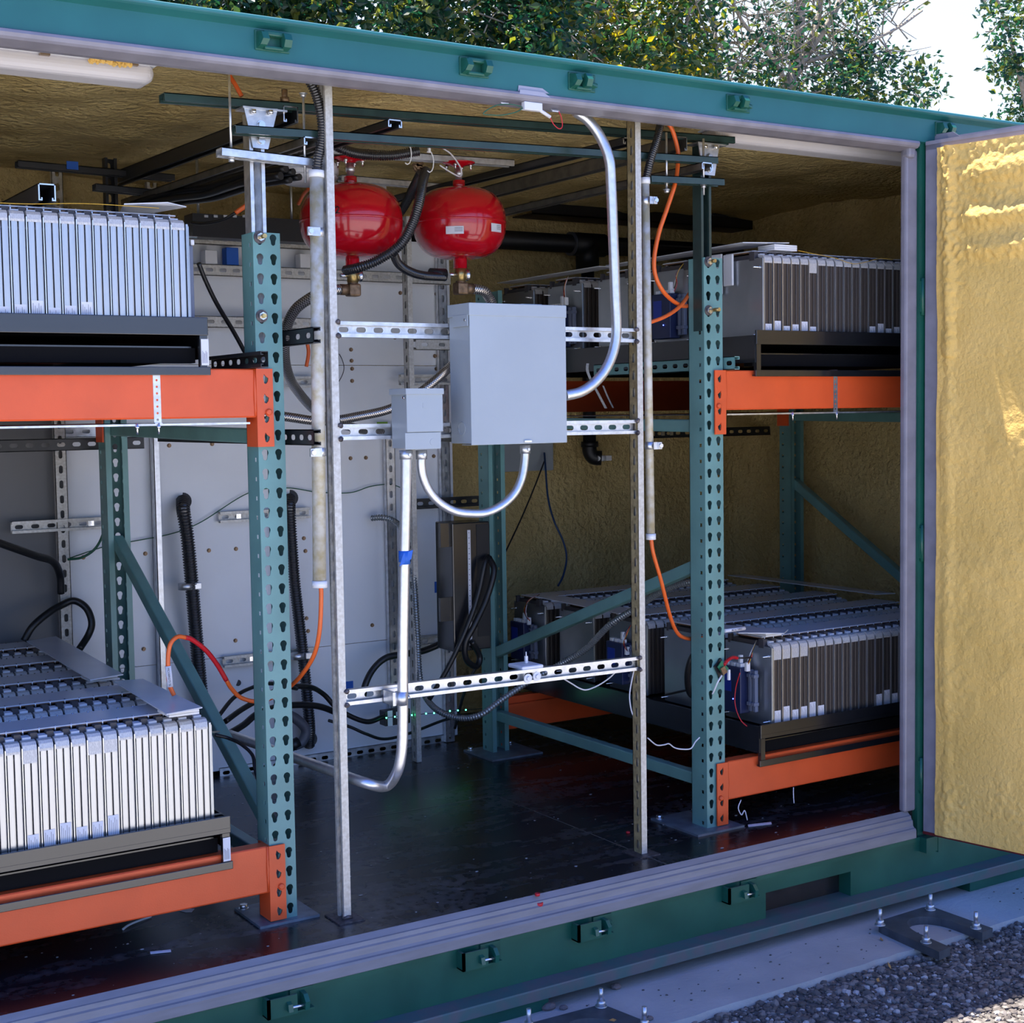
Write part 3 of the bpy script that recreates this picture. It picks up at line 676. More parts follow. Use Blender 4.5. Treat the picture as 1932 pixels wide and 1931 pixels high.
# ------------------------------------------------------------------ trays (black steel carriers lying on the beams)
def tray(x0, x1, zb, label, zbot, lipcol):
    """zb: top of the beam pair"""
    t = thing('battery_tray', label, 'battery tray', ((x0+x1)/2, 0.7, zb), 'black battery trays')
    x0, x1, zbot = x0+0.009, x1+0.009, zbot-(0.009 if zb < 1 else -0.003); zl0, zl1 = (zb+0.060, zb+0.106) if zb < 1 else (zb+0.070, zb+0.116)
    b = MB(); b.bbox((x0, -0.024, zl0), (x1, -0.016, zl1), 0.0018); b.box((x0, -0.025, zl0+0.012), (x1, -0.0235, zl0+0.0135)); b.box((x0+0.002, -0.022, zl0), (x1-0.002, 0.03, zl0+0.006)); b.build('front_lip', 'blackmetal', t)
    b = MB(); b.bbox((x0-0.004, -0.024, zbot), (x1+0.004, -0.016, zbot+0.021), 0.0015); b.box((x0-0.004, -0.02, zbot+0.001), (x1+0.004, -0.008, zbot+0.006)); b.build('bottom_flange', 'blackmetal', t)
    for xe in (x0+0.004, x1-0.022): b = MB(); b.box((xe, -0.020, zbot+0.006), (xe+0.018, -0.006, zl0)); b.build('corner_leg', 'blackmetal', t)
    b = MB(); b.box((x0+0.03, 0.02, zb+0.040), (x1-0.03, 1.60, zb+0.044)); b.box((x0+0.006, -0.015, zb+0.070), (x1-0.006, 1.614, zb+0.084)); b.build('pan', 'blackmetal', t)
    b = MB()
    for xe in (x0, x1-0.006): b.box((xe, -0.015, zb+0.012), (xe+0.006, 1.62, zb+0.100))
    b.box((x0, 1.614, zb+0.012), (x1, 1.62, zb+0.108)); b.build('side_rail', 'blackmetal', t)
    for y in (0.02, 1.33): b = MB(); b.box((x0+0.02, y, zb+0.002), (x1-0.02, y+0.04, zb+0.040)); b.build('cross_bearer', 'matteblack', t)
    return t
LX0, LX1, RX0, RX1 = -1.30, -0.200, 1.634, 2.80
tray(LX0, LX1, 0.213, 'black battery tray on the lower left orange beams', 0.186, None)
tray(LX0-0.02, LX1-0.022, 1.489, 'black battery tray on the upper left orange beams', 1.456, None)
tray(RX0, RX1, 0.213, 'black battery tray on the lower right orange beams', 0.190, None)
tray(RX0-0.012, RX1-0.012, 1.489, 'black battery tray on the upper right orange beams', 1.453, None)

# ------------------------------------------------------------------ battery modules: stacks of pouch cells between end plates
PIT, NC, CH, CD = 0.0395, 26, 0.268, 0.228
def cell_mesh(b, x):
    for k in (0, 1):
        xa = x+0.0052+k*0.0174; b.bbox((xa, 0.0, 0.0), (xa+0.0156, CD, CH-0.012), 0.003, None, 2)
    return b
def fin_mesh(b, x):
    b.box((x, -0.0028, 0.0), (x+0.0022, CD, CH-0.010)); return b
def tape_mesh(b, x, drop=0.010):
    prof = [(-0.0012, CH-0.012-drop), (-0.0016, CH-0.016), (0.0015, CH-0.004), (0.008, CH+0.003), (0.016, CH+0.005), (0.026, CH+0.005), (0.026, CH-0.004), (0.016, CH-0.005), (0.001, CH-0.016)]
    b.prism([(x+0.003, y, z) for y, z in prof], (PIT-0.006, 0, 0)); return b
_proto = {}
def proto():
    z = Vector((0, 0, 0)); e = bpy.data.objects.new('proto', None); C.objects.link(e)
    b = cell_mesh(MB(), 0); _proto['cell'] = b.build('cell', 'cell', e)
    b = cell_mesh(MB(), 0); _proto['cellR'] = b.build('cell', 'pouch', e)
    b = fin_mesh(MB(), 0); _proto['fin'] = b.build('cooling_fin', 'fin', e)
    b = tape_mesh(MB(), 0); _proto['tape'] = b.build('edge_tape', 'tape', e)
    b = tape_mesh(MB(), 0, 0.036); _proto['tapelong'] = b.build('edge_tape', 'tape', e)
    def lab(h, y0):
        b = MB(); b.mats = 2; b.box((0.0065, -0.0012, 0.002), (0.0335, -0.0004, h)); b.cur = 1
        for i in range(5): b.box((0.0095+i*0.0046, -0.0014, 0.008), (0.0104+i*0.0046, -0.0012, h-0.006-(i % 3)*0.006))
        return b.build('cell_label', ['label', 'ink'], e)
    _proto['lab0'] = lab(0.050, 0); _proto['lab1'] = lab(0.060, 0); _proto['lab2'] = lab(0.044, 0)
    b = MB(); L = NC*PIT
    for i in range(NC): cell_mesh(b, i*PIT); fin_mesh(b, i*PIT)
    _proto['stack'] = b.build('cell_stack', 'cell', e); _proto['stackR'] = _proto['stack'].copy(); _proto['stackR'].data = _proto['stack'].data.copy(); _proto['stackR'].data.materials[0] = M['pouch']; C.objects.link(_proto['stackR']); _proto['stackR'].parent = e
    b = MB()
    for i in range(NC): tape_mesh(b, i*PIT)
    _proto['tapes'] = b.build('edge_tape', 'tape', e); _proto['tapes']['kind'] = 'stuff'
    b = MB(); b.bbox((-0.006, -0.002, -0.002), (0.0, CD+0.002, CH-0.006), 0.0012); b.box((-0.0015, -0.003, 0), (0.0008, -0.0015, CH-0.012)); _proto['end'] = b.build('end_plate', 'endplate', e)
    # terminal comb under the cover strip: dark and pale blocks, two rows
    b = MB(); b.mats = 2
    for i in range(NC):
        for ya, yb in ((0.026, 0.060), (0.194, 0.214)):
            b.cur = 0; b.box((i*PIT-0.008, ya+0.010, CH-0.012), (i*PIT+0.009, yb, CH+0.017)); b.cur = 1; b.box((i*PIT+0.010, ya+0.002, CH-0.012), (i*PIT+0.0305, yb-0.002, CH+0.010))
    b.cur = 0; b.box((0, 0.060, CH-0.012), (L, 0.196, CH+0.008)); b.box((0, 0.026, CH-0.014), (L, 0.060, CH-0.002))
    _proto['comb'] = b.build('terminal_comb', ['slate', 'label'], e)
    b = MB(); b.bbox((0.004, 0.058, CH+0.019), (L-0.004, 0.190, CH+0.0225), 0.0008); _proto['strip'] = b.build('cover_strip', 'cover', e)
    b = MB(); b.box((0.006, 0.062, CH+0.0155), (L-0.006, 0.186, CH+0.0185)); _proto['board'] = b.build('circuit_board', mat('brown_circuit_board', (0.20, 0.10, 0.05), 0.5), e)
    b = MB()
    for i in range(NC): b.cyl((i*PIT+0.02, 0.062, CH+0.008), (i*PIT+0.02, 0.062, CH+0.0245), 0.0028, 8); b.cyl((i*PIT+0.02, 0.186, CH+0.008), (i*PIT+0.02, 0.186, CH+0.0245), 0.0028, 8)
    _proto['pins'] = b.build('standoff_pin', 'chrome', e); _proto['pins']['kind'] = 'stuff'
    def rod(y, z):
        b = MB(); b.cyl((-0.034, y, z), (L+0.034, y, z), 0.0028, 8); b.hexa((-0.006, y, z), (-0.011, y, z), 0.006); b.hexa((L+0.006, y, z), (L+0.011, y, z), 0.006)
        return b.build('tie_rod', 'chrome', e)
    _proto['rods'] = [rod(0.012, CH-0.036), rod(CD-0.012, CH-0.036), rod(0.012, 0.014), rod(CD-0.012, 0.014)]
    return e
PE = proto()
def put(key, parent, loc=(0, 0, 0), name=None):
    s = _proto[key] if isinstance(key, str) else key
    o = s.copy(); C.objects.link(o); o.parent = parent; o.location = loc
    return o
def module(x0, y0, z0, label, group, front, seed, toplabels=(), labels=()):
    t = thing('battery_module', label, 'battery module', (x0, y0, z0), group); L = NC*PIT
    for s in (0, L+0.006): put('end', t, (s, 0, 0))
    if front:
        for i in range(NC):
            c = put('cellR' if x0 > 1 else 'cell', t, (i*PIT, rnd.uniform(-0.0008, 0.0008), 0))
            put('fin', c); put('tapelong' if i in toplabels else 'tape', c)
            if i in labels: put('lab%d' % ((i*7+seed) % 3), c)
    else:
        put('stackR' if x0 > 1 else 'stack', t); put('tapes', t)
    for k in ('comb', 'board', 'strip', 'pins'): put(k, t)
    for r in _proto['rods']: put(r, t)
    return t
LM0 = -0.240-NC*PIT; RM0 = 1.688
ord_ = ['first', 'second', 'third', 'fourth', 'rearmost']
MZ = dict(LL=0.303, UL=1.577, LR=0.303, UR=1.577)
shelf = dict(LL='lower left', UL='upper left', LR='lower right', UR='upper right')
for key, x0 in (('LL', LM0+0.006), ('UL', LM0-0.016), ('LR', RM0+0.030), ('UR', RM0-0.004)):
    for r in range(5):
        lb = 'silver battery module in the %s row of the %s shelf' % (ord_[r], shelf[key]) if r else 'silver battery module at the front of the %s shelf, pouch cells facing out' % shelf[key]
        lset = ()
        if r == 0:
            lset = {'LL': range(14, 20), 'UL': range(14, 20), 'LR': tuple(range(0, 6))+tuple(range(12, 18)), 'UR': tuple(range(0, 6))+tuple(range(12, 18))}[key]
            tl = {'LL': (14, 18, 19), 'UL': (), 'LR': (0, 1, 2, 3), 'UR': (5, 17)}[key]
        module(x0, 0.335*r, MZ[key], lb, 'battery modules on the %s shelf' % shelf[key], r == 0, r, tl if r == 0 else (), lset)
for k in list(PE.children): bpy.data.objects.remove(k)
bpy.data.objects.remove(PE)

# tilted cover sheets lying across the module ends, each on a foam block
def cover(corners, z, label, block=None, th=0.003, group='white cover sheets across the module ends'):
    t = thing('cover_sheet', label, 'cover sheet', (sum(c[0] for c in corners)/4, sum(c[1] for c in corners)/4, min(c[2] if len(c) > 2 else z for c in corners)), group)
    b = MB(); b.prism([(c[0], c[1], c[2] if len(c) > 2 else z) for c in corners], (0, 0, th)); b.build('sheet', 'cover', t)
    if block:
        b = MB()
        for k in range(block[6]): b.bbox((block[0], block[1], block[2]+k*0.0065), (block[3], block[4], block[2]+k*0.0065+0.006), 0.001)
        b.build('spacer_block', 'white', t)
    return t
zs = MZ['LL']+CH+0.0235
cover([(-0.372, -0.078, zs+0.020), (-0.268, -0.050, zs+0.020), (-0.258, 0.440, zs+0.020), (-0.336, 0.458, zs+0.020)], 0, 'white cover sheet across the right ends of the front modules, lower left shelf', (-0.345, -0.02, zs, -0.265, 0.07, zs+0.02, 3))
cover([(-0.384, 0.520, zs+0.020), (-0.279, 0.550, zs+0.020), (-0.234, 1.410, zs+0.022), (-0.344, 1.365, zs+0.022)], 0, 'white cover sheet across the right ends of the rear modules, lower left shelf', (-0.36, 0.60, zs, -0.28, 0.69, zs+0.02, 3))
cover([(2.720, 0.50, zs+0.018), (2.800, 0.47, zs+0.018), (2.800, 1.36, zs+0.018), (2.720, 1.38, zs+0.018)], 0, 'white cover sheet at the far right ends of the rear modules, lower right shelf')
cover([(1.600, 0.690, zs+0.018), (1.712, 0.690, zs+0.018), (1.735, 1.235, zs+0.018), (1.640, 1.300, zs+0.018)], 0, 'white cover sheet across the left ends of the rear modules, lower right shelf', (1.72, 0.76, zs-0.004, 1.76, 0.85, zs+0.018, 3))
cover([(1.640, 0.08, zs+0.016), (1.750, -0.02, zs+0.016), (1.815, 0.03, zs+0.016), (1.700, 0.30, zs+0.016)], 0, 'white cover sheet over the left end of the front module, lower right shelf', (1.725, 0.04, zs, 1.795, 0.13, zs+0.02, 2))
zu = MZ['UL']+CH+0.0235
cover([(-0.405, 0.02, zu+0.012), (-0.290, 0.03, zu+0.024), (-0.232, 0.055, zu+0.020), (-0.305, 0.40, zu+0.026)], 0, 'white cover sheet tilted on the right end of the upper left shelf')
cover([(1.640, 0.05, zu+0.020), (1.815, 0.02, zu+0.024), (1.80, 0.10, zu+0.024), (1.705, 0.80, zu+0.014), (1.640, 0.80, zu+0.014)], 0, 'white cover sheet over the left ends of the front modules, upper right shelf', (1.75, 0.02, zu, 1.85, 0.10, zu+0.02, 3))
cover([(1.630, 0.83, zu+0.014), (1.715, 0.83, zu+0.014), (1.715, 1.55, zu+0.012), (1.640, 1.55, zu+0.012)], 0, 'white cover sheet over the left ends of the rear modules, upper right shelf')

# blue controller units hung on the left end plates of the right-hand modules
def controller(y0, z0, xw, label, led=True, w=0.15, h=0.155, d=0.045):
    x = xw-0.0075
    t = thing('controller_unit', label, 'controller', (x, y0+w/2, z0), 'blue controller units on the right-hand module ends')
    b = MB(); b.bbox((x-d, y0+0.05, z0), (x, y0+w, z0+h), 0.003); b.build('housing', 'bluebox', t)
    b = MB()
    for k in (0, 1):
        yy = y0+0.004+k*0.022; b.bbox((x-0.020, yy, z0+0.01), (x-0.006, yy+0.013, z0+h-0.005), 0.002); b.bbox((x-0.026, yy-0.002, z0+h-0.03), (x-0.004, yy+0.015, z0+h-0.018), 0.002); b.bbox((x-0.026, yy-0.002, z0+0.03), (x-0.004, yy+0.015, z0+0.042), 0.002)
    b.build('mounting_clip', 'blueclip', t)
    b = MB()
    for k in range(3): b.bbox((x-0.034, y0+0.060+k*0.03, z0+h-0.002), (x-0.014, y0+0.082+k*0.03, z0+h+0.012), 0.0015)
    b.bbox((x-0.030, y0+0.066, z0+h+0.012), (x-0.016, y0+0.078, z0+h+0.040), 0.002); b.build('connector', 'white', t)
    b = MB(); b.box((x-d-0.0006, y0+0.095, z0+h*0.45), (x-d+0.001, y0+0.14, z0+h*0.85)); b.build('sticker', 'purple', t)
    if led:
        b = MB(); b.ball((x-d-0.001, y0+0.085, z0+h*0.30), 0.0022, 1); b.build('indicator_light', 'led_b', t)
    return t
XLR = RM0+0.030-0.006; XUR = RM0-0.004-0.006
controller(0.045, 0.335, XLR, 'blue controller on the front module end, lower right shelf, beside the green post')
controller(0.70, 0.335, XLR, 'blue controller on the third module end, lower right shelf, below white plugs', False)
controller(1.37, 0.335, XLR, 'blue controller on the rearmost module end, lower right shelf, above the white switch box')
controller(0.36, 1.60, XUR, 'blue controller with a lit blue light behind the orange cable, upper right shelf')
controller(1.02, 1.60, XUR, 'blue controller with white clips right of the grey enclosure, upper right shelf', False)
b = MB(); b.bbox((LM0-0.016+NC*PIT+0.0135, 0.03, 1.605), (LM0-0.016+NC*PIT+0.030, 0.10, 1.79), 0.003)
t = thing('controller_unit', 'grey-blue controller on the right end of the upper left module row', 'controller', (-0.23, 0.06, 1.605), 'controllers on the left modules')
b.build('housing', 'blueclip', t); b = MB(); b.bbox((-0.2285, 0.04, 1.792), (-0.2185, 0.055, 1.806), 0.002); b.build('connector', 'white', t)

# tray stickers
def sticker(x, y, z0, w, h, label, axis='y', qr=False):
    b = MB(); b.mats = 2
    b.box((x, y, z0), (x+w, y-0.0008, z0+h)); b.cur = 1
    for i in range(5): b.box((x+w*(0.14+0.15*i), y-0.0008, z0+h*0.08), (x+w*(0.19+0.15*i), y-0.0011, z0+h*(0.55-0.05*(i % 3))))
    return tag(b.build('label_sticker', ['label', 'ink']), label, 'label', 'white stickers on the tray corners')
sticker(-0.213, -0.0225, 0.200, 0.020, 0.062, 'white sticker on the corner leg of the lower left tray')
sticker(-0.233, -0.0225, 1.484, 0.020, 0.066, 'white sticker on the corner leg of the upper left tray')

# perforated hanger straps over the beams and the sheet they hold up
def strap(x, label):
    b = MB(); b.plate((x-0.0095, -0.0045, 1.340), (1, 0, 0), (0, 0, 1), (0, -1, 0), 0.019, 0.0165, 8, [(0.0095, 0.008, circ(0.0030, 10))], 0.0012)
    b.box((x-0.0095, -0.0045, 1.4715), (x+0.0095, 0.03, 1.4785)); b.box((x-0.0095, -0.012, 1.338), (x+0.0095, -0.0045, 1.340))
    o = tag(b.build('hanger_strap', 'zinc'), label, 'strap', 'perforated straps on the upper beams'); return o
strap(-0.345, 'perforated zinc strap wrapped over the upper left orange beam'); strap(2.0, 'perforated zinc strap wrapped over the upper right orange beam')
for xa, xb, za, lb in ((-1.5, -0.10, 1.334, 'thin metal sheet slung under the upper left shelf'), (1.52, 2.95, 1.334, 'thin metal sheet slung under the upper right shelf')):
    t = thing('drip_sheet', lb, 'metal sheet', ((xa+xb)/2, 0.6, za))
    b = MB(); b.box((xa, -0.006, za), (xb, 1.30, za+0.003)); b.build('sheet', 'blackmetal', t); b = MB(); b.box((xa, -0.0075, za-0.001), (xb, -0.006, za+0.004)); b.build('front_edge', 'zinc', t)
    for x in ((-0.345, -0.40) if xa < 0 else (2.0, 1.80)): b = MB(); b.cyl((x, -0.010, za-0.022), (x, -0.010, za+0.006), 0.0028, 8); b.hexa((x, -0.010, za-0.007), (x, -0.010, za-0.001), 0.006); b.build('hanger_bolt', 'chrome', t)

# ================================================================== STRUT FRAME IN THE AISLE
SY0, SY1 = -0.0905, -0.0492
# left strut opens to the left, right strut turns its slotted back to the left
xl = at(650, 1738, Y=SY0).x; xr = at(1211, 1612, Y=SY0).x
t = thing('upright_strut', 'tall zinc channel strut standing on the floor left of the grey enclosures', 'strut', (xl, -0.07, 0), 'uprights of the aisle frame')
b = MB(); strut_mesh(b, (xl+0.020, -0.07, 0.004), (xl+0.020, -0.07, 2.30), (-1, 0, 0), slots=True); b.build('channel', 'zincold', t)
b = MB(); b.box((xl-0.028, -0.118, 0), (xl+0.046, -0.026, 0.004)); b.build('foot_plate', 'weld', t)
b = MB(); b.tube([(xl-0.002, SY0, 0.006), (xl+0.010, SY0-0.002, 0.009), (xl+0.022, SY0, 0.006)], 0.005, 6); b.build('weld_bead', 'weld', t)
t = thing('upright_strut', 'tall foam-dusted channel strut standing on the floor right of the grey enclosure', 'strut', (xr, -0.07, 0), 'uprights of the aisle frame')
b = MB(); strut_mesh(b, (xr, -0.07, 0.004), (xr, -0.07, 2.30), (1, 0, 0), slots=True, fl=1); b.build('channel', ['foamstrut', 'zincold'], t)
b = MB(); b.box((xr-0.028, -0.118, 0), (xr+0.05, -0.026, 0.004)); b.build('foot_plate', 'weld', t)
def hstrut(y_l, y_r, label):
    """cross strut between the uprights, slots facing the viewer"""
    zl = at(640, y_l, Y=SY0).z; zr = at(1190, y_r, Y=SY0).z
    t = thing('cross_strut', label, 'strut', ((xl+xr)/2, -0.07, (zl+zr)/2), 'cross struts of the aisle frame')
    b = MB(); p0 = Vector((xl+0.0215, -0.067, zl)); p1 = Vector((xr-0.001, -0.067, zr)); strut_mesh(b, p0, p1, (0, -1, 0)); b.build('channel', 'zinc', t)
    b = MB()
    for p in (p0, p1):
        for dz in (-0.018, 0.018): b.ball((p.x, SY0-0.001, p.z+dz), 0.0075, 2, 0.18)
    b.build('weld_bead', 'weld', t); return t
hstrut(621, 633, 'upper zinc cross strut behind the top of the large grey enclosure')
hstrut(816, 806, 'middle zinc cross strut behind the small grey junction box')
hstrut(1320, 1255, 'lowest zinc cross strut, just above the floor conduit bend')
# ------------------------------------------------------------------ enclosures
YE = -0.205
a = at(885, 573, Y=YE); c = at(1068, 838, Y=YE)
X0, X1, Z1, Z0 = a.x, at(1068, 700, Y=YE).x, (a.z+at(1068, 575, Y=YE).z)/2, (c.z+at(882, 838, Y=YE).z)/2
t = thing('electrical_enclosure', 'large light grey electrical enclosure hung on the cross struts', 'electrical box', ((X0+X1)/2, -0.15, Z0))
b = MB(); b.box((X0+0.004, YE+0.006, Z0+0.004), (X1-0.004, -0.092, Z1-0.004)); b.build('body', 'boxgrey', t)
b = MB(); b.bbox((X0, YE-0.001, Z0), (X1, YE+0.003, Z1-0.031), 0.0012); b.box((X0, YE, Z0), (X1, YE+0.05, Z0+0.0015)); b.build('front_cover', 'boxgrey', t)
b = MB(); b.bbox((X0-0.002, YE-0.003, Z1-0.034), (X1+0.002, -0.092, Z1), 0.0015); b.bbox((X0-0.003, YE+0.006, Z1-0.062), (X0+0.002, YE+0.085, Z1-0.030), 0.001); b.bbox((X1-0.002, YE+0.006, Z1-0.062), (X1+0.003, YE+0.085, Z1-0.030), 0.001); b.build('rain_hood', 'boxgrey', t)
b = MB(); b.box((X0+0.20, -0.15, Z1), (X0+0.27, -0.10, Z1+0.006)); b.build('top_plate', 'boxgrey', t)
b = MB(); b.tube([(X0+0.0035, -0.150+0.018*math.cos(q*PI/8), Z0+0.045+0.018*math.sin(q*PI/8)) for q in range(17)], 0.0012, 5); b.build('knockout_ring', 'boxgrey', t)
b = MB(); xx = at(995, 833, Y=YE).x; b.bbox((xx-0.012, YE-0.006, Z0+0.004), (xx+0.012, YE-0.001, Z0+0.010), 0.001); b.cyl((X0-0.004, YE+0.020, Z1-0.045), (X0+0.001, YE+0.020, Z1-0.045), 0.004, 10); b.build('latch', 'chrome', t)
BX = (X0, X1, Z0, Z1)
YS_ = -0.182
sx0, sx1 = at(767, 760, Y=YS_).x, at(834, 760, Y=YS_).x; sz1 = at(800, 733, Y=YS_).z; sz0 = at(796, 848, Y=YS_).z
t = thing('junction_box', 'small two-tier grey junction box left of the large enclosure', 'electrical box', ((sx0+sx1)/2, -0.13, sz0))
b = MB(); b.box((sx0+0.003, YS_+0.004, sz0+0.003), (sx1-0.003, -0.092, sz1-0.003)); b.build('body', 'boxgrey', t)
b = MB(); b.bbox((sx0-0.001, YS_-0.002, sz0+0.046), (sx1+0.001, YS_+0.003, sz1-0.014), 0.001); b.build('upper_cover', 'boxgrey', t)
b = MB(); b.bbox((sx0-0.006, YS_+0.000, sz0), (sx1-0.006, YS_+0.004, sz0+0.044), 0.001); b.build('lower_cover', 'boxgrey', t)
b = MB(); b.bbox((sx0-0.004, YS_-0.005, sz1-0.016), (sx1+0.004, -0.092, sz1), 0.0012); b.build('rain_hood', 'boxgrey', t)
b = MB(); bolt(b, (sx0-0.001, YS_+0.010, sz1-0.024), (-1, 0, 0), 0.004, 0.004); bolt(b, (sx1+0.001, YS_+0.010, sz1-0.024), (1, 0, 0), 0.004, 0.004); b.build('screw', 'chrome', t)
b = MB(); b.cyl((sx1-0.030, YS_-0.001, sz0+0.018), (sx1-0.030, YS_+0.001, sz0+0.018), 0.009, 20); b.box(((sx0+sx1)/2-0.006, YS_-0.0028, sz1-0.052), ((sx0+sx1)/2+0.006, YS_-0.001, sz1-0.038)); b.build('knockout', 'boxgrey', t)

# ------------------------------------------------------------------ conduits
def conduit(pts, r, label, mat_='emt', cat='conduit', couplings=(), bends=10):
    t = thing('steel_conduit', label, cat, tuple(pts[-1]), 'rigid conduits of the aisle frame')
    b = MB(); b.tube(spline(pts, bends), r, 16); b.build('pipe', mat_, t)
    for p, d in couplings:
        b = MB(); p = Vector(p); d = Vector(d).normalized(); b.cyl(p-d*0.012, p+d*0.012, r+0.0035, 16); bolt(b, p+Vector((0.0, -r-0.002, 0.0)), (0, -1, 0), 0.0045, 0.005); b.build('set_screw_coupling', 'zinc', t)
    return t
YD = -0.145
P = px([(795, 850), (795, 880), (800, 905), (812, 930), (832, 951), (858, 965), (884, 969), (915, 968), (945, 955), (970, 932), (984, 903), (990, 870), (991, 840)], Y=YD)
conduit(P, 0.0118, 'bright U-shaped conduit between the undersides of the small box and the large enclosure', couplings=((P[0]+Vector((0, 0, -0.012)), (0, 0, 1)), (P[-1]+Vector((0, 0, -0.012)), (0, 0, 1))))
P = px([(1100, 205), (1122, 225), (1139, 258), (1149, 300), (1153, 350), (1157, 450), (1161, 560), (1163, 625), (1157, 664), (1142, 698), (1120, 724), (1095, 740), (1066, 747)], Y=-0.155)
P[0].y = -0.115; P[1].y = -0.125; P[2].y = -0.14
conduit(P, 0.0150, 'bright conduit dropping from the ceiling and curving into the right side of the large enclosure')
cz = at(745, 1487, Y=YD).z+0.012
P = px([(766, 850), (765, 950), (762, 1100), (760, 1250), (760, 1370)], Y=YD)+[at(757, 1425, Y=YD+0.004), at(748, 1460, Y=YD+0.02), at(728, 1484, Y=YD+0.07)]
e0 = at(690, 1478, Z=cz); e1 = at(555, 1430, Z=cz+0.012); P += [e0, e0.lerp(e1, 0.5), e1, e1+(e1-e0).normalized()*0.35]
conduit(P, 0.0148, 'grey conduit dropping from the small box and bending back low across the floor', couplings=((P[0]+Vector((0, 0, -0.012)), (0, 0, 1)),))
# foam-dusted pipes clipped to the two upright struts, open ends with white caps
def sleeve(px0, px1, r, label, cl, mat_):
    p1, p0 = at(px0[0], px0[1], Y=-0.07), at(px1[0], px1[1], Y=-0.07)
    t = thing('cable_sleeve_pipe', label, 'pipe', tuple(p0), 'cable sleeve pipes on the uprights')
    b = MB(); b.tube([p0, p0.lerp(p1, 0.5), p1], r, 20); b.build('pipe', mat_, t)
    for q, s in ((p0, 1), (p1, -1)):
        b = MB(); d = (p1-p0).normalized()*s; b.cyl(q-d*0.004, q+d*0.014, r+0.0028, 20); b.build('end_cap', 'white', t)
    for (x, y, sx) in cl:
        b = MB(); pc = at(x, y, Y=-0.07); cx = p0.lerp(p1, (pc.z-p0.z)/(p1.z-p0.z))
        b.cyl(cx-Vector((0, 0, 0.011)), cx+Vector((0, 0, 0.011)), r+0.002, 20); b.bbox((pc.x-0.007, -0.096, pc.z-0.011), (pc.x+0.007, -0.088, pc.z+0.011), 0.001)
        b.box((min(cx.x, pc.x), -0.092, pc.z-0.011), (max(cx.x, pc.x), -0.090, pc.z+0.011)); c_ = b.build('pipe_clamp', 'zinc', t)
        b = MB(); bolt(b, (pc.x, -0.096, pc.z), (0, -1, 0), 0.007, 0.006); b.build('clamp_bolt', 'chrome', c_)
sleeve((597, 325), (603, 1106), 0.0178, 'thick foam-dusted pipe clipped left of the left upright strut, white cap at its foot', ((578, 438, -1), (583, 854, -1)), 'foamzinc')
sleeve((1217, 338), (1228, 1016), 0.0125, 'thin foam-dusted pipe clipped right of the right upright strut, white cap at its foot', ((1227, 380, 1), (1236, 841, 1)), 'foamzinc')
# strap clamp where the grey conduit crosses the lowest strut
b = MB(); pc = at(757, 1318, Y=YD); b.cyl(pc-Vector((0, 0, 0.018)), pc+Vector((0, 0, 0.018)), 0.0172, 20); b.box((pc.x-0.026, YD-0.002, pc.z-0.018), (pc.x-0.016, -0.088, pc.z+0.018)); bolt(b, (pc.x+0.018, YD, pc.z), (1, 0, 0), 0.006, 0.006); b.box((pc.x-0.026, -0.092, pc.z-0.018), (pc.x+0.03, -0.0885, pc.z+0.018))
tag(b.build('conduit_clamp', 'zinc'), 'zinc strap clamp holding the grey conduit to the lowest cross strut', 'clamp')
b = MB(); p = at(763, 1052, Y=YD); b.tube([p+Vector((0, 0, -0.018)), p+Vector((0, 0, 0.018))], 0.0155, 16); b.prism([(p.x-0.022, YD-0.012, p.z-0.022), (p.x+0.012, YD-0.016, p.z-0.004), (p.x+0.018, YD-0.016, p.z+0.020), (p.x-0.010, YD-0.014, p.z+0.012)], (0, 0.001, 0))
tag(b.build('tape_wrap', 'bluetape'), 'blue tape wrapped around the grey conduit', 'tape', 'blue tape scraps')

# ================================================================== OVERHEAD STRUTS
def xbar(l, r, Y, m, label, h=0.0206, w=0.0413, od=(0, 0, -1), name='ceiling_strut', slots=False):
    """strut along the container; l, r: photo pixels of its upper front corner"""
    p0 = at(*l, Y=Y); p1 = at(*r, Y=Y); o = Vector((0, w/2, 0))
    return strut(p0+o, p1+o, od, m, label, name, group='struts under the ceiling', depth=h, width=w, slots=slots)
xbar((310, 174), (1387, 258), 0.012, 'gstrut', 'long dark green strut along the ceiling, behind the header')
xbar((445, 235), (1355, 296), -0.050, 'gstrut', 'long dark green strut catching blue skylight, in front of the post brackets')
xbar((419, 277), (600, 299), -0.050, 'zinc', 'short bright zinc strut above the left rack post')
xbar((1229, 330), (1367, 337), -0.050, 'gstrut', 'short dark green strut above the right rack post')
def ybar(x, y, y1, m, label, h=0.0206, Y=-0.01, dz=0.0, slots=False):
    """strut running back into the container; x, y: photo pixel of the top middle of its open end"""
    p = at(x, y, Y=Y); t = thing('depth_strut', label, 'strut', tuple(p), 'struts running to the back wall'); b = MB(); strut_mesh(b, p, (p.x, y1, p.z+dz), (0, 0, -1), depth=h, slots=slots); b.build('channel', m, t)
    b = MB(); strut_mesh(b, (p.x, Y-0.0012, p.z+0.0004), (p.x, Y-0.0002, p.z+0.0004), (0, 0, -1), depth=h, width=0.042, slots=False, t=0.0032); b.build('cut_end', 'chrome', t); return t
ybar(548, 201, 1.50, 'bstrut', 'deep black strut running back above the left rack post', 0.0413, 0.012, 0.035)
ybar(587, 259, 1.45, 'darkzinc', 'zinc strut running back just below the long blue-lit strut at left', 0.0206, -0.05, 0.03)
ybar(745, 226, 1.50, 'bstrut', 'black strut running back above the left red tank', 0.0206, -0.05, 0.03)
ybar(1186, 260, 1.60, 'bstrut', 'black strut running back behind the right red tank', 0.0206, -0.05, 0.02)
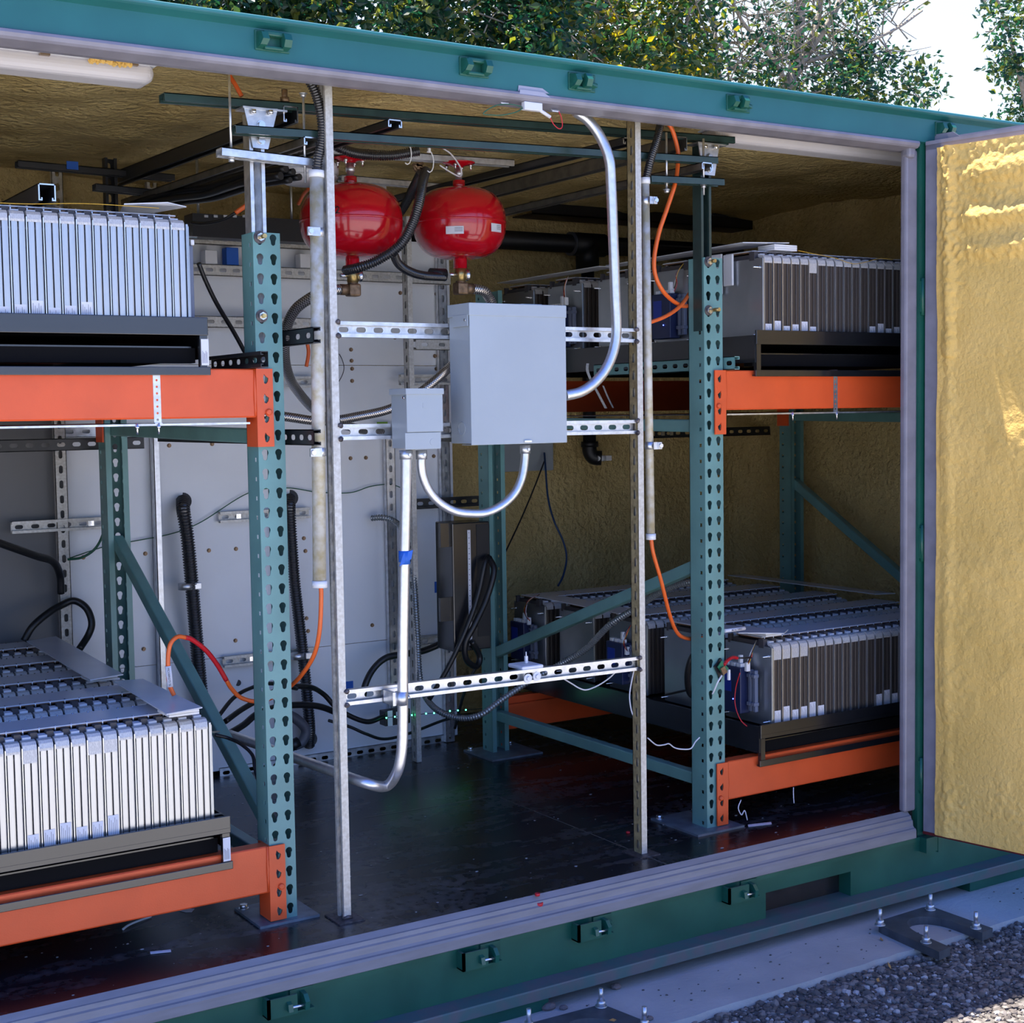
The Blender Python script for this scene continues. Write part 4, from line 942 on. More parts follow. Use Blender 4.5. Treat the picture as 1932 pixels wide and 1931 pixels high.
ybar(1286, 258, 1.60, 'darkzinc', 'deep dusty strut running back above the right rack post', 0.0413, 0.0, 0.0)
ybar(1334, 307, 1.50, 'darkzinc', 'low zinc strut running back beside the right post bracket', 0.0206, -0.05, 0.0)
ybar(88, 347, 1.40, 'bstrut', 'black strut end above the upper left battery row', 0.0413, 0.08, 0.0)
xbar((34, 302), (330, 329), 1.30, 'bstrut', 'black strut across the rear of the left rack, with a blue tape mark'); xbar((181, 346), (335, 362), 1.22, 'bstrut', 'lower black strut across the rear of the left rack')
p = at(137, 313, Y=1.297); b = MB(); b.box((p.x-0.02, 1.294, p.z-0.012), (p.x+0.018, 1.2965, p.z+0.014)); tag(b.build('tape_mark', 'bluetape'), 'blue tape on the black strut at the rear of the left rack', 'tape', 'blue tape scraps')
# strut uprights rising out of the rack posts, and their gusset brackets
def riser(x, z0, z1, y, m, label, xb=None):
    t = thing('post_extension', label, 'strut', (x, y, z0), 'strut extensions of the rack posts')
    b = MB(); strut_mesh(b, (x, y+0.0413, z0), (x, y+0.0413, z1), (0, -1, 0), 0.0413, 0.0413); b.build('channel', m, t); return t
xa_ = at(489, 437, Y=0.008).x; xb_ = at(1333, 486, Y=0.008).x
riser(xa_, 1.50, at(489, 214, Y=0.01).z, 0.008, 'zinc', 'bright zinc strut rising out of the left rack post to the ceiling struts')
riser(xb_, 1.60, at(1333, 275, Y=0.01).z, 0.008, 'gstrut', 'dark green strut rising out of the right rack post to the ceiling struts')
p = at(211, 297, Y=1.33); strut((p.x, 1.372, 1.70), (p.x, 1.372, p.z), (0, -1, 0), 'bstrut', 'black slotted strut rising out of the rear left rack post', 'post_extension', group='strut extensions of the rack posts', depth=0.03)
def gusset(q, qb, label):
    """tapered fitting: px corners of the upper flange and lower tip"""
    t = thing('gusset_bracket', label, 'bracket', tuple(at(*qb, Y=0.005)), 'gusset brackets under the ceiling struts')
    b = MB(); Y = 0.004; P = [at(*k, Y=Y) for k in q]; b.prism(P, (0, -0.004, 0)); b.box((P[0].x-0.004, -0.004, P[0].z-0.002), (P[1].x+0.025, 0.05, P[0].z+0.003)); b.build('plate', 'zinc', t)
    b = MB()
    for k in q[4:] if False else (): pass
    u = (P[0]+P[1])/2; l = (P[2]+P[3])/2
    for f in (0.42, 0.80): bolt(b, u.lerp(l, f)+Vector((0, -0.004, 0)), (0, -1, 0), 0.0095, 0.007, 0.012)
    for f in (0.25, 0.75): bolt(b, P[0].lerp(P[1], f)+Vector((0, -0.012, -0.006)), (0, 0, -1), 0.007, 0.01)
    b.build('bolts', 'chrome', t)
gusset([(459, 203), (523, 206), (505, 282), (477, 279)], (490, 282), 'zinc gusset bracket joining the left post extension to the ceiling strut')
gusset([(1316, 270), (1356, 273), (1347, 332), (1326, 330)], (1337, 332), 'zinc gusset bracket joining the right post extension to the ceiling strut')
def rodpx(x, y0, y1, Y, label, nut=None):
    p, q = at(x, y0, Y=Y), at(x, y1, Y=Y); q = Vector((p.x, Y, q.z)); b = MB(); b.cyl(p, q, 0.0035, 8)
    for z in (nut or ()): zz = at(x, z, Y=Y).z; b.hexa((p.x, Y, zz-0.004), (p.x, Y, zz+0.004), 0.008); b.cyl((p.x, Y, zz+0.004), (p.x, Y, zz+0.006), 0.011, 12)
    tag(b.build('threaded_rod', 'zinc'), label, 'rod', 'threaded hanger rods')
rodpx(432, 135, 302, -0.030, 'threaded rod through the left end of the short zinc strut', (296, 302))
rodpx(572, 176, 345, -0.030, 'threaded rod through the right end of the short zinc strut', (310, 180))
rodpx(1257, 250, 364, -0.030, 'threaded rod through the short dark green strut, left of the right post', (344, 361))
rodpx(1327, 262, 368, -0.030, 'threaded rod through the short dark green strut, in front of the right post', (344, 352))
b = MB(); p = at(537, 178, Y=0.03); b.cyl(p-Vector((0, 0, 0.02)), p+Vector((0, 0, 0.012)), 0.008, 10); b.hexa(p-Vector((0, 0, 0.022)), p-Vector((0, 0, 0.008)), 0.013)
tag(b.build('threaded_stud', 'bronze'), 'stubby rusty stud with a nut on the long green ceiling strut', 'bolt')
# ------------------------------------------------------------------ ceiling lights
def light_fixture(x0, x1, y0, y1, z, label, clips):
    t = thing('strip_light', label, 'strip light', ((x0+x1)/2, (y0+y1)/2, z), 'strip lights on the ceiling')
    b = MB(); b.bbox((x0, y0, z+0.042), (x1, y1, z+0.085), 0.006); b.build('base_tray', 'white', t)
    b = MB(); b.bbox((x0+0.006, y0+0.008, z), (x1-0.006, y1-0.006, z+0.050), 0.022, None, 4); b.build('diffuser', 'diffuser', t)
    for x in clips:
        b = MB(); b.box((x-0.012, y0-0.004, z+0.040), (x+0.012, y0, z+0.085)); b.box((x-0.012, y0-0.004, z+0.036), (x+0.012, y0+0.012, z+0.040)); b.build('clip', 'tanclip', t)
    return t
lf = light_fixture(-1.55, -0.285, 0.075, 0.195, 2.200, 'white strip light at the top left, foam stuck on its edge', (at(85, 110, Y=0.075).x, at(252, 128, Y=0.075).x, -0.95))
b = MB(); p0 = at(165, 110, Y=0.073)
for i in range(40):
    u = rnd.random(); q = at(168+80*u, 112+7*u+rnd.uniform(-3, 7), Y=0.073); b.ball(q, rnd.uniform(0.004, 0.008), 1, 0.25)
b.build('foam_splash', 'foamdoor', lf)
light_fixture(1.53, 2.75, 0.03, 0.15, 2.205, 'white strip light at the top right above the dark end of the container', (at(1402, 256, Y=0.03).x, at(1499, 269, Y=0.03).x, at(1590, 279, Y=0.03).x, at(1677, 291, Y=0.03).x))
b = MB(); p = at(583, 330, Y=0.62); b.lathe(p+Vector((0, 0, -0.02)), [(0.03, -0.012), (0.075, -0.008), (0.088, 0.008), (0.090, 0.012), (0.084, 0.014), (0.084, 0.02), (0.092, 0.022), (0.092, 0.05)], 32)
tag(b.build('smoke_alarm', 'white'), 'round white alarm hanging under the ceiling left of the red tanks', 'alarm')

# ================================================================== RED TANKS
TY = 0.52
def tank(xc, yc, xe, yt, yb, label, lab):
    c = at(xc, yc, Y=TY); R = (at(xe, yc, Y=TY).x-c.x)*math.cos(math.radians(0)); 
    s = (CAM[1]-TY); R = abs(xe-xc)/FPX*float(np.dot(np.array(c)-CAM, _f))
    H = (at(xc, yt, Y=TY).z-at(xc, yb, Y=TY).z)/2
    t = thing('red_tank', label, 'tank', (c.x, c.y, c.z-H), 'red suppressant tanks')
    pr_ = [(0.004, -H)]
    for i in range(1, 24):
        a = -PI/2+PI*i/24; n_ = 0.62
        pr_.append((R*(abs(math.cos(a))**n_), H*math.copysign(abs(math.sin(a))**0.92, math.sin(a))))
    pr_.append((0.004, H))
    b = MB(); b.lathe(c, pr_, 56); b.lathe(c, [(R*0.998, -0.0035), (R+0.0012, -0.002), (R+0.0012, 0.002), (R*0.998, 0.0035)], 56); b.build('vessel', 'red', t)
    b = MB(); b.lathe(c+Vector((0, 0, H)), [(0.020, -0.008), (0.020, 0.022), (0.014, 0.024)], 20); b.build('top_neck', 'red', t)
    b = MB(); b.lathe(c+Vector((0, 0, H)), [(0.012, 0.020), (0.012, 0.036), (0.016, 0.038), (0.016, 0.052), (0.011, 0.054), (0.011, 0.066)], 6); b.build('coupling', 'zinc', t)
    b = MB(); b.lathe(c+Vector((0, 0, H)), [(0.015, 0.064), (0.020, 0.068), (0.052, 0.076), (0.054, 0.079), (0.02, 0.081)], 24)
    b.build('hanger_flange', 'red', t)
    for k in range(4):
        b = MB(); a = PI/4+k*PI/2; q = c+Vector((0.040*math.cos(a), 0.040*math.sin(a), H+0.068)); b.cyl(q-Vector((0, 0, 0.016)), q+Vector((0, 0, 0.008)), 0.003, 6); b.hexa(q-Vector((0, 0, 0.004)), q+Vector((0, 0, 0.003)), 0.007); b.build('flange_bolt', 'chrome', t)
    b = MB(); b.lathe(c-Vector((0, 0, H)), [(0.022, -0.030), (0.022, 0.004), (0.034, 0.010)], 20); b.build('bottom_neck', 'red', t)
    if lab:
        for (lx, ly, w, h) in lab:
            # small curved paper label following the vessel side
            q = None; d = ray(lx, ly); o = CAM
            A_, B_ = d[0]**2+d[1]**2, 2*(d[0]*(o[0]-c.x)+d[1]*(o[1]-c.y)); C_ = (o[0]-c.x)**2+(o[1]-c.y)**2-(R+0.001)**2
            k = (-B_-math.sqrt(max(0, B_*B_-4*A_*C_)))/(2*A_); q = Vector(o+d*k); an = math.atan2(q.y-c.y, q.x-c.x); da = w/R
            b = MB(); b.mats = 2
            def pt(f, z, e): a_ = an+da*(f-0.5); return Vector((c.x+(R+e)*math.cos(a_), c.y+(R+e)*math.sin(a_), q.z+z))
            for i in range(6):
                for z0_, z1_, e0_ in ((-h/2, h/2, 0.0016),):
                    V = [b.v(pt(f, z, e0_)) for f, z in ((i/6, z0_), ((i+1)/6, z0_), ((i+1)/6, z1_), (i/6, z1_))]; b.face(V)
            b.cur = 1
            for j in range(3):
                for i in range(3, 6):
                    z = h*(0.28-0.2*j); V = [b.v(pt(f, zz, 0.0019)) for f, zz in ((0.04+i/6*0.9, z-0.0008), (0.04+(i+1)/6*0.9, z-0.0008), (0.04+(i+1)/6*0.9, z+0.0008), (0.04+i/6*0.9, z+0.0008))]; b.face(V)
            b.build('paper_label', ['label', 'ink'], t)
    return t, c, R, H
t1, c1, R1, H1 = tank(663, 419, 760, 349, 491, 'left glossy red pressure tank, partly behind the upright strut', None)
t2, c2, R2, H2 = tank(867, 422, 955, 357, 492, 'right glossy red pressure tank with two white labels', ((858, 434, 0.056, 0.024), (937, 430, 0.05, 0.026)))
# handwritten 2 on the left tank
def digit2(t, c, R, lx, ly, s):
    d = ray(lx, ly); A_, B_ = d[0]**2+d[1]**2, 2*(d[0]*(CAM[0]-c.x)+d[1]*(CAM[1]-c.y)); C_ = (CAM[0]-c.x)**2+(CAM[1]-c.y)**2-(R+0.0015)**2
    k = (-B_-math.sqrt(max(0, B_*B_-4*A_*C_)))/(2*A_); q = Vector(CAM+d*k); an = math.atan2(q.y-c.y, q.x-c.x); b = MB(); P = []
    for u, v in ((-0.9, 0.6), (-0.3, 1.0), (0.6, 0.7), (0.4, 0.1), (-0.5, -0.7), (-0.9, -1.0), (0.0, -0.85), (0.9, -1.0)):
        a_ = an+u*s*0.75/R; P.append(Vector((c.x+(R+0.0008)*math.cos(a_), c.y+(R+0.0008)*math.sin(a_), q.z+v*s)))
    b.tube(P, 0.0016, 5); b.build('pen_number', 'black', t)
digit2(t1, c1, R1, 637, 396, 0.010)
# brass fittings below the tanks
def fitting(c, H, sgn, label):
    z = c.z-H-0.030; t = thing('brass_elbow', label, 'pipe fitting', (c.x, c.y, z-0.085), 'brass elbows under the red tanks')
    b = MB(); b.lathe((c.x, c.y, z), [(0.019, -0.040), (0.019, 0.002)], 6); b.build('hex_nipple', 'brass', t)
    b = MB(); b.bbox((c.x-0.020, c.y-0.020, z-0.083), (c.x+0.020, c.y+0.020, z-0.044), 0.006); b.lathe((c.x, c.y, z-0.044), [(0.016, -0.002), (0.016, 0.006)], 16); b.cyl((c.x+sgn*0.018, c.y, z-0.063), (c.x+sgn*0.045, c.y, z-0.063), 0.017, 8); b.build('elbow', 'bronze', t)
    b = MB(); b.cyl((c.x-0.016, c.y, z-0.02), (c.x-0.042, c.y, z-0.02), 0.006, 10); b.lathe((c.x+0.025, c.y, z-0.02), [(0.006, -0.012), (0.016, -0.008), (0.019, 0.000), (0.017, 0.004)], 16, 'x'); b.build('pressure_port', 'chrome', t)
    return Vector((c.x+sgn*0.045, c.y, z-0.063)), Vector((c.x-0.042, c.y, z-0.02))
f1, g1 = fitting(c1, H1, -1, 'brown brass elbow under the left red tank'); f2, g2 = fitting(c2, H2, 1, 'brass elbow under the right red tank')
# hanger struts of the tanks
zz = c1.z+H1+0.081
strut((c1.x-0.20, TY, zz+0.0206), (c2.x+0.20, TY, c2.z+H2+0.081+0.0206), (0, 0, -1), 'zinc', 'pale zinc strut from which both red tanks hang', 'hanger_strut', slots=False)
strut(at(640, 331, Y=1.2), at(880, 352, Y=1.2), (0, 0, -1), 'zinc', 'pale zinc strut behind the necks of the red tanks', 'hanger_strut', slots=False)

# ================================================================== STRUTS AND FITTINGS ON THE WHITE PARTITION
def col(x0, y0, y1, Y, m, label, od=(0, 1, 0), z0=None, z1=None, depth=0.0206):
    p = at(x0, (y0+y1)/2, Y=Y); za = at(x0, y1, Y=Y).z if z0 is None else z0; zb = at(x0, y0, Y=Y).z if z1 is None else z1
    return strut((p.x, Y, za), (p.x, Y, zb), od, m, label, 'wall_strut', group='vertical struts at the partition', depth=depth)
col(842, 480, 1400, 1.590, 'zinc', 'slotted zinc strut along the right edge of the white partition', z0=0.003)
col(741, 800, 1352, 1.585, 'zinc', 'slotted zinc strut beside the floor-standing strut on the partition')
col(119, 780, 1215, 1.585, 'zincold', 'spotted zinc strut at the dark left end of the partition', z0=0.42, z1=1.36)
pm = at(782, 1437, Z=0.003); strut((pm.x, pm.y, 0.003), (pm.x, pm.y, 2.10), (1, 0, 0), 'zincold', 'floor-standing strut with slots to the left, in front of the partition', 'wall_strut', group='vertical struts at the partition')
px_ = at(296, 1000, Y=1.59); strut((px_.x-0.010, 1.59, 0.05), (px_.x-0.010, 1.59, 1.30), (1, 0, 0), 'zinc', 'bright-edged strut between the rear left rack post and the corrugated tube', 'wall_strut', group='vertical struts at the partition', slots=False)
def hor(l, r, Y, m, label, od=(0, 1, 0), d=0.0206, slots=True, cat='strut', nut=None):
    p0, p1 = at(*l, Y=Y), at(*r, Y=Y); z = (p0.z+p1.z)/2
    t = thing('wall_rail', label, cat, ((p0.x+p1.x)/2, Y, z-0.02), 'horizontal struts on the partition')
    b = MB(); strut_mesh(b, (p0.x, Y, z), (p1.x, Y, z), od, d, slots=slots); b.build('channel', m, t)
    if nut:
        b = MB()
        for q in nut: k = at(q, l[1], Y=Y); b.bbox((k.x-0.010, Y-0.0045, z-0.010), (k.x+0.010, Y-0.0005, z+0.010), 0.001); b.cyl((k.x, Y-0.006, z), (k.x, Y-0.004, z), 0.003, 8)
        b.build('square_nut', 'chrome', t)
    return t
hor((20, 997), (200, 985), 1.595, 'zincold', 'short zinc rail crossing the spotted strut at the left end of the partition', (0, -1, 0), nut=(172,))
hor((412, 980), (582, 964), 1.600, 'zincold', 'short zinc rail on the partition behind the left rack post, upper one', (0, -1, 0), nut=(450,))
hor((420, 1252), (590, 1228), 1.600, 'zincold', 'short zinc rail on the partition behind the left rack post, lower one', (0, -1, 0), nut=(475,))
hor((530, 720), (588, 722), 1.600, 'zincold', 'short zinc rail on the partition left of the thick foam-dusted pipe', (0, -1, 0))
hor((752, 718), (850, 716), 1.560, 'zincold', 'short zinc rail above the small grey junction box', (0, -1, 0))
hor((782, 950), (905, 946), 1.560, 'bstrut', 'black rail behind the U-shaped conduit', (0, -1, 0))
hor((790, 1212), (858, 1203), 1.60, 'zincold', 'short zinc rail beside the black cable at the partition edge', (0, -1, 0))
hor((330, 448), (640, 463), 1.55, 'zincold', 'topmost slotted rail behind the left rack post', (0, 1, 0))
hor((330, 513), (850, 522), 1.55, 'zincold', 'second slotted rail behind the left rack post, running behind the red tanks', (0, 1, 0))
hor((330, 606), (590, 611), 1.55, 'zincold', 'third slotted rail behind the left rack post', (0, 1, 0))
hor((-20, 840), (272, 838), 1.42, 'bstrut', 'dull dark rail passing behind the rear left rack post', (0, 1, 0))
hor((115, 812), (300, 815), 1.60, 'zinc', 'pale rail on the partition just under the upper left shelf', (0, 1, 0))
hor((415, 1459), (857, 1394), 1.612, 'zinc', 'zinc rail along the foot of the white partition', (0, 1, 0))
hor((1236, 814), (1500, 816), 1.70, 'bstrut', 'black slotted rail on the back wall behind the right rack', (0, 1, 0), nut=(1250, 1266))
hor((785, 650), (850, 651), 1.36, 'zincold', 'short slotted strut between the floor-standing strut and the large enclosure', (0, 1, 0))
def ystrut(X, pxn, pxf, m, label, od):
    p, q = at(*pxn, X=X), at(*pxf, X=X)
    return strut(p, (X, q.y, p.z), od, m, label, 'side_strut', group='struts along the sides of the racks')
ystrut(-0.0785, (506, 678), (400, 682), 'bstrut', 'black slotted strut end poking past the left rack post above the orange beam', (-1, 0, 0))
ystrut(0.024, (591, 632), (533, 645), 'bstrut', 'black slotted strut right of the left rack post, level with the upper cross strut', (1, 0, 0))
ystrut(0.024, (592, 826), (297, 816), 'bstrut', 'black slotted strut along the side of the left rack under the upper shelf', (1, 0, 0))
ystrut(1.5185, (1386, 685), (1120, 690), 'rack', 'green slotted strut along the side of the right rack at the tray', (1, 0, 0))
# tan struts on the far wall, top left
for xx, ya, yb in ((106, 285, 420), (284, 283, 420)):
    p = at(xx, ya, Y=1.99); strut((p.x, 1.99, 1.60), (p.x, 1.99, p.z), (0, 1, 0), 'foamzinc', 'foam-coated strut on the back wall, %s of two at the top left' % ('left' if xx < 200 else 'right'), 'wall_strut', group='foam-coated struts on the back wall')

# ------------------------------------------------------------------ back wall: pipes, boxes, trays
t = thing('drain_pipe', 'black pipe along the back wall with a tee and an elbow drop', 'pipe', tuple(at(1110, 860, Y=1.93)))
pa, pb = at(935, 452, Y=1.93), at(1700, 478, Y=1.93); pt = at(1108, 462, Y=1.93)
b = MB(); b.cyl((pa.x-0.6, 1.93, pt.z), (pb.x, 1.93, pt.z), 0.042, 20); b.build('main_run', 'pvc', t)
b = MB(); b.cyl((pt.x-0.09, 1.93, pt.z), (pt.x+0.09, 1.93, pt.z), 0.053, 20); b.cyl((pt.x, 1.93, pt.z), (pt.x, 1.93, pt.z-0.11), 0.053, 20); b.build('tee', 'pvc', t)
b = MB(); b.tube([(pt.x-0.097, 1.93, pt.z), (pt.x-0.088, 1.93, pt.z)], 0.054, 20); b.cyl((pt.x, 1.93, pt.z-0.118), (pt.x, 1.93, pt.z-0.112), 0.054, 20); b.build('collar', 'greypipe', t)
pe = at(1113, 856, Y=1.93)
b = MB(); b.cyl((pt.x, 1.93, pt.z-0.1), (pt.x, 1.93, pe.z+0.03), 0.030, 18); b.build('drop_pipe', 'pvc', t)
b = MB(); b.tube(spline([(pt.x, 1.93, pe.z+0.05), (pt.x, 1.93, pe.z+0.01), (pt.x+0.015, 1.92, pe.z-0.018), (pt.x+0.045, 1.90, pe.z-0.022)]), 0.034, 16); b.cyl((pt.x, 1.93, pe.z+0.03), (pt.x, 1.93, pe.z+0.055), 0.040, 18); b.build('elbow', 'pvc', t)
b = MB(); q = at(1131, 865, Y=1.90); b.cyl((q.x-0.02, 1.89, q.z), (q.x+0.02, 1.885, q.z), 0.014, 12); b.bbox((q.x+0.012, 1.878, q.z-0.012), (q.x+0.055, 1.890, q.z+0.012), 0.002); b.build('valve', 'white', t)
p = at(960, 840, Y=1.96); q = at(1040, 887, Y=1.96)
t = thing('wall_box', 'grey box on the foam wall below the large enclosure', 'electrical box', ((p.x+q.x)/2, 1.97, q.z)); b = MB(); b.bbox((p.x-0.04, 1.94, q.z), (q.x, 2.035, q.z+0.42), 0.003); b.build('box', 'boxgrey', t)
b = MB()
for zz in (q.z-0.004, q.z+0.3): b.box((q.x, 1.99, zz), (q.x+0.022, 2.03, zz+0.022))
b.build('mounting_lug', 'zinc', t)
b = MB(); p = at(690, 345, Y=1.55); b.bbox((p.x-0.055, 1.52, p.z-0.26), (p.x+0.075, 1.60, p.z+0.035), 0.003); tag(b.build('grey_cabinet', 'panel'), 'pale grey cabinet behind the left red tank', 'cabinet')
t = thing('cable_tray', 'black cable tray high on the back wall at right', 'cable tray', tuple(at(1300, 397, Y=1.9)))
pa, pb = at(985, 388, Y=1.90), at(1700, 402, Y=1.90); b = MB(); b.box((pa.x, 1.82, pa.z-0.045), (pb.x+0.1, 1.98, pa.z-0.040)); b.box((pa.x, 1.82, pa.z-0.045), (pb.x+0.1, 1.824, pa.z+0.005)); b.build('trough', 'black', t)
corrugated('flexible_conduit', [Vector((pa.x+0.02+(pb.x-pa.x)*k/8, 1.86, pa.z+0.016+0.003*math.sin(k*1.7))) for k in range(9)], 0.011, 'corrg', 'thin flexible metal conduit lying on the cable tray', pitch=0.014)
p = at(1484, 435, Y=1.7); b = MB(); b.box((p.x, 1.65, p.z-0.10), (p.x+0.06, 1.70, p.z+0.055)); tag(b.build('tray_bracket', 'black'), 'black bracket below the cable tray at right', 'bracket')
b = MB(); pa, pb = at(1490, 437, Y=1.72), at(1700, 413, Y=1.0); b.cyl(pa, pb, 0.018, 10); tag(b.build('overhead_pipe', 'black'), 'black pipe slanting across the dark top right corner', 'pipe')
t = thing('cable_trough', 'black cable trough behind the left rack post', 'cable tray', tuple(at(420, 425, Y=1.3)))
pa, pb = at(363, 402, Y=1.28), at(585, 425, Y=1.28); b = MB(); b.box((pa.x, 1.28, at(365, 446, Y=1.28).z), (pb.x+0.3, 1.36, pa.z)); b.build('trough', 'black', t)
for k in (0.1, 0.9): b = MB(); q = pa.lerp(pb, k); b.cyl((q.x, 1.34, q.z-0.02), (q.x, 1.34, 2.26), 0.005, 8); b.build('hanger_rod', 'zinc', t)
b = MB()
for k in range(5): q = at(385+k*18, 408, Y=1.28); b.box((q.x, 1.277, q.z-0.004), (q.x+0.014, 1.2805, q.z+0.004))
b.build('clip', 'zinc', t)
# bundle of black cables lying under the left depth strut
for k, (dx, dy, r) in enumerate(((0, 0, 0.012), (14, 6, 0.010), (-10, 14, 0.012), (8, 22, 0.009), (26, 16, 0.010))):
    cable('power_cable', px([(250+dx, 385+dy, 1.25), (330+dx, 362+dy, 1.0), (400+dx, 352+dy, 0.75), (470+dx, 330+dy, 0.5), (540+dx, 318+dy, 0.35)]), r, 'cable_k', 'black cable in the bundle under the ceiling, left of the alarm', group='black cables under the ceiling')
# white and blue small modules on the slotted rails
for x, y0, y1, m_, lb in ((398, 473, 503, 'white', 'small white module under the topmost slotted rail'), (438, 468, 503, 'bluetape', 'small blue module under the topmost slotted rail'), (577, 480, 512, 'white', 'small white module left of the thick foam-dusted pipe')):
    p, q = at(x-11, y1, Y=1.56), at(x+11, y0, Y=1.56); b = MB(); b.bbox((p.x, 1.555, p.z), (q.x, 1.60, q.z), 0.002); tag(b.build('rail_module', m_), lb, 'module', 'modules on the slotted rails')
# black inverter on the partition edge
p, q = at(853, 988, Y=1.17), at(853, 1232, Y=1.17)
t = thing('power_inverter', 'black power unit strapped beside the rear right rack post', 'power unit', (p.x+0.08, 1.24, q.z))
b = MB(); b.bbox((p.x, 1.17, q.z), (p.x+0.163, 1.30, p.z), 0.004); b.build('case', 'blackmetal', t)
b = MB(); b.box((p.x+0.105, 1.167, q.z+0.05), (p.x+0.161, 1.171, p.z-0.01)); b.build('side_panel', 'black', t)
b = MB(); b.plate((at(885, 1000, Y=1.165).x-0.006, 1.1675, q.z+0.02), (1, 0, 0), (0, 0, 1), (0, -1, 0), 0.013, 0.02, int((p.z-q.z-0.03)/0.02), [(0.0065, 0.010, circ(0.002, 8))], 0.001); b.build('strap', 'label', t)
for yy in (1010, 1150): b = MB(); k = at(843, yy, Y=1.19); b.box((k.x-0.03, 1.185, k.z-0.045), (k.x+0.03, 1.20, k.z+0.045)); b.build('mounting_bracket', 'blackmetal', t)
# LED controller and its light string
p = at(742, 1355, Y=1.42)
t = thing('led_driver', 'small black box with paper labels beside the green lights', 'power unit', tuple(p)); b = MB(); b.bbox((p.x-0.035, 1.42, p.z-0.030), (p.x+0.075, 1.47, p.z+0.028), 0.003); b.build('case', 'black', t)
b = MB(); b.box((p.x-0.025, 1.418, p.z-0.03), (p.x-0.004, 1.4195, p.z+0.03)); b.box((p.x+0.012, 1.418, p.z-0.004), (p.x+0.06, 1.4195, p.z+0.022)); b.build('paper_label', 'label', t)
t = thing('led_string', 'string of tiny green lights across the back of the aisle', 'light string', tuple(at(800, 1352, Y=1.38)))
LP = [(729, 1355), (745, 1353), (777, 1350), (804, 1347), (819, 1346), (834, 1344), (849, 1342), (864, 1341), (879, 1340)]
b = MB(); b.tube(px(LP+[(925, 1336)], Y=1.385), 0.0012, 6); b.build('cord', 'cable_k', t)
for q in LP: b = MB(); b.ball(at(*q, Y=1.382), 0.0033, 1); b.build('light', 'led_g', t)
# white router on the lowest strut
p = at(997, 1258, Y=-0.055); t = thing('wireless_router', 'flat white device with a cable plug on the lowest cross strut', 'router', (p.x, -0.05, p.z))
b = MB(); b.bbox((p.x-0.040, -0.085, p.z-0.005), (p.x+0.034, -0.005, p.z+0.007), 0.005, None, 3); b.build('case', 'white', t); b = MB(); b.bbox((p.x-0.006, -0.05, p.z+0.008), (p.x+0.003, -0.042, p.z+0.030), 0.002); b.cyl((p.x-0.0015, -0.046, p.z+0.03), (p.x-0.0015, -0.046, p.z+0.042), 0.0018, 6); b.build('plug', 'white', t)
b = MB()
for x, y in ((997, 1281), (1014, 1277)): q = at(x, y, Y=-0.092); b.cyl((q.x, -0.088, q.z), (q.x, -0.0905, q.z), 0.0135, 18); bolt(b, (q.x, -0.0905, q.z), (0, -1, 0), 0.007, 0.006)
tag(b.build('washer_bolts', 'white'), 'pair of bolts with white washers under the flat white device', 'bolt')

# ================================================================== HOSES, TUBES, CABLES
YT = TY-0.03
# cable leads hanging down over the tanks
corrugated('corrugated_tube', px([(803, 322, 0.40), (797, 345, 0.36), (790, 385, 0.32), (777, 425, 0.31), (755, 462, 0.31), (715, 490, 0.33), (680, 504, 0.36), (650, 511, 0.42)]), 0.0155, 'corr', 'black corrugated tube sweeping down between the tanks to the left valve')
corrugated('corrugated_tube', px([(795, 325, 0.46), (780, 355, 0.55), (765, 385, 0.70), (752, 405, 0.80)]), 0.0155, 'corr', 'black corrugated tube passing behind the left tank from the cable tie')
corrugated('corrugated_tube', px([(742, 478, 0.36), (752, 498, 0.40), (772, 512, 0.42), (798, 520, 0.44), (838, 523, 0.48)]), 0.0140, 'corr', 'black corrugated tube ending at the right tank valve')
b = MB(); p = at(830, 517, Y=0.48); b.cyl((p.x-0.035, 0.48, p.z), (p.x+0.02, 0.48, p.z), 0.017, 14); tag(b.build('tube_connector', 'black'), 'black connector at the right tank valve', 'connector')
corrugated('corrugated_tube', px([(610, 262, 0.40), (650, 283, 0.40), (690, 292, 0.40), (740, 293, 0.38), (790, 285, 0.36)]), 0.0155, 'corr', 'black corrugated tube lying over the left tank flange')
for k, (x, y) in enumerate(((768, 290), (810, 305))):
    q = at(x, y, Y=0.35); b = MB(); b.tube([q+Vector((0.015*math.cos(a), 0.0, 0.032*math.sin(a))) for a in [i*PI/6 for i in range(-4, 5)]], 0.002, 6); b.bbox((q.x-0.004, 0.346, q.z+0.026), (q.x+0.004, 0.354, q.z+0.042), 0.001)
    tag(b.build('cable_tie', 'white'), 'white cable tie above the tanks, %s of two' % ('left' if k == 0 else 'right'), 'cable tie', 'white cable ties')
cable('white_lead', px([(836, 280, 0.45), (850, 290, 0.45), (862, 305, 0.47), (870, 320, 0.48), (868, 333, 0.48), (850, 325, 0.47), (830, 312, 0.46)]), 0.0025, 'cable_w', 'thin pale lead looped over the right tank flange')
b = MB()
for i in range(8): b.cyl(at(785+rnd.uniform(-8, 8), 312+rnd.uniform(-6, 8), Y=0.40), at(792+rnd.uniform(-8, 8), 316+rnd.uniform(-8, 8), Y=0.40), 0.0045, 6)
tag(b.build('wire_splice', 'bronze'), 'copper-coloured wire splice between the two tanks', 'connector')
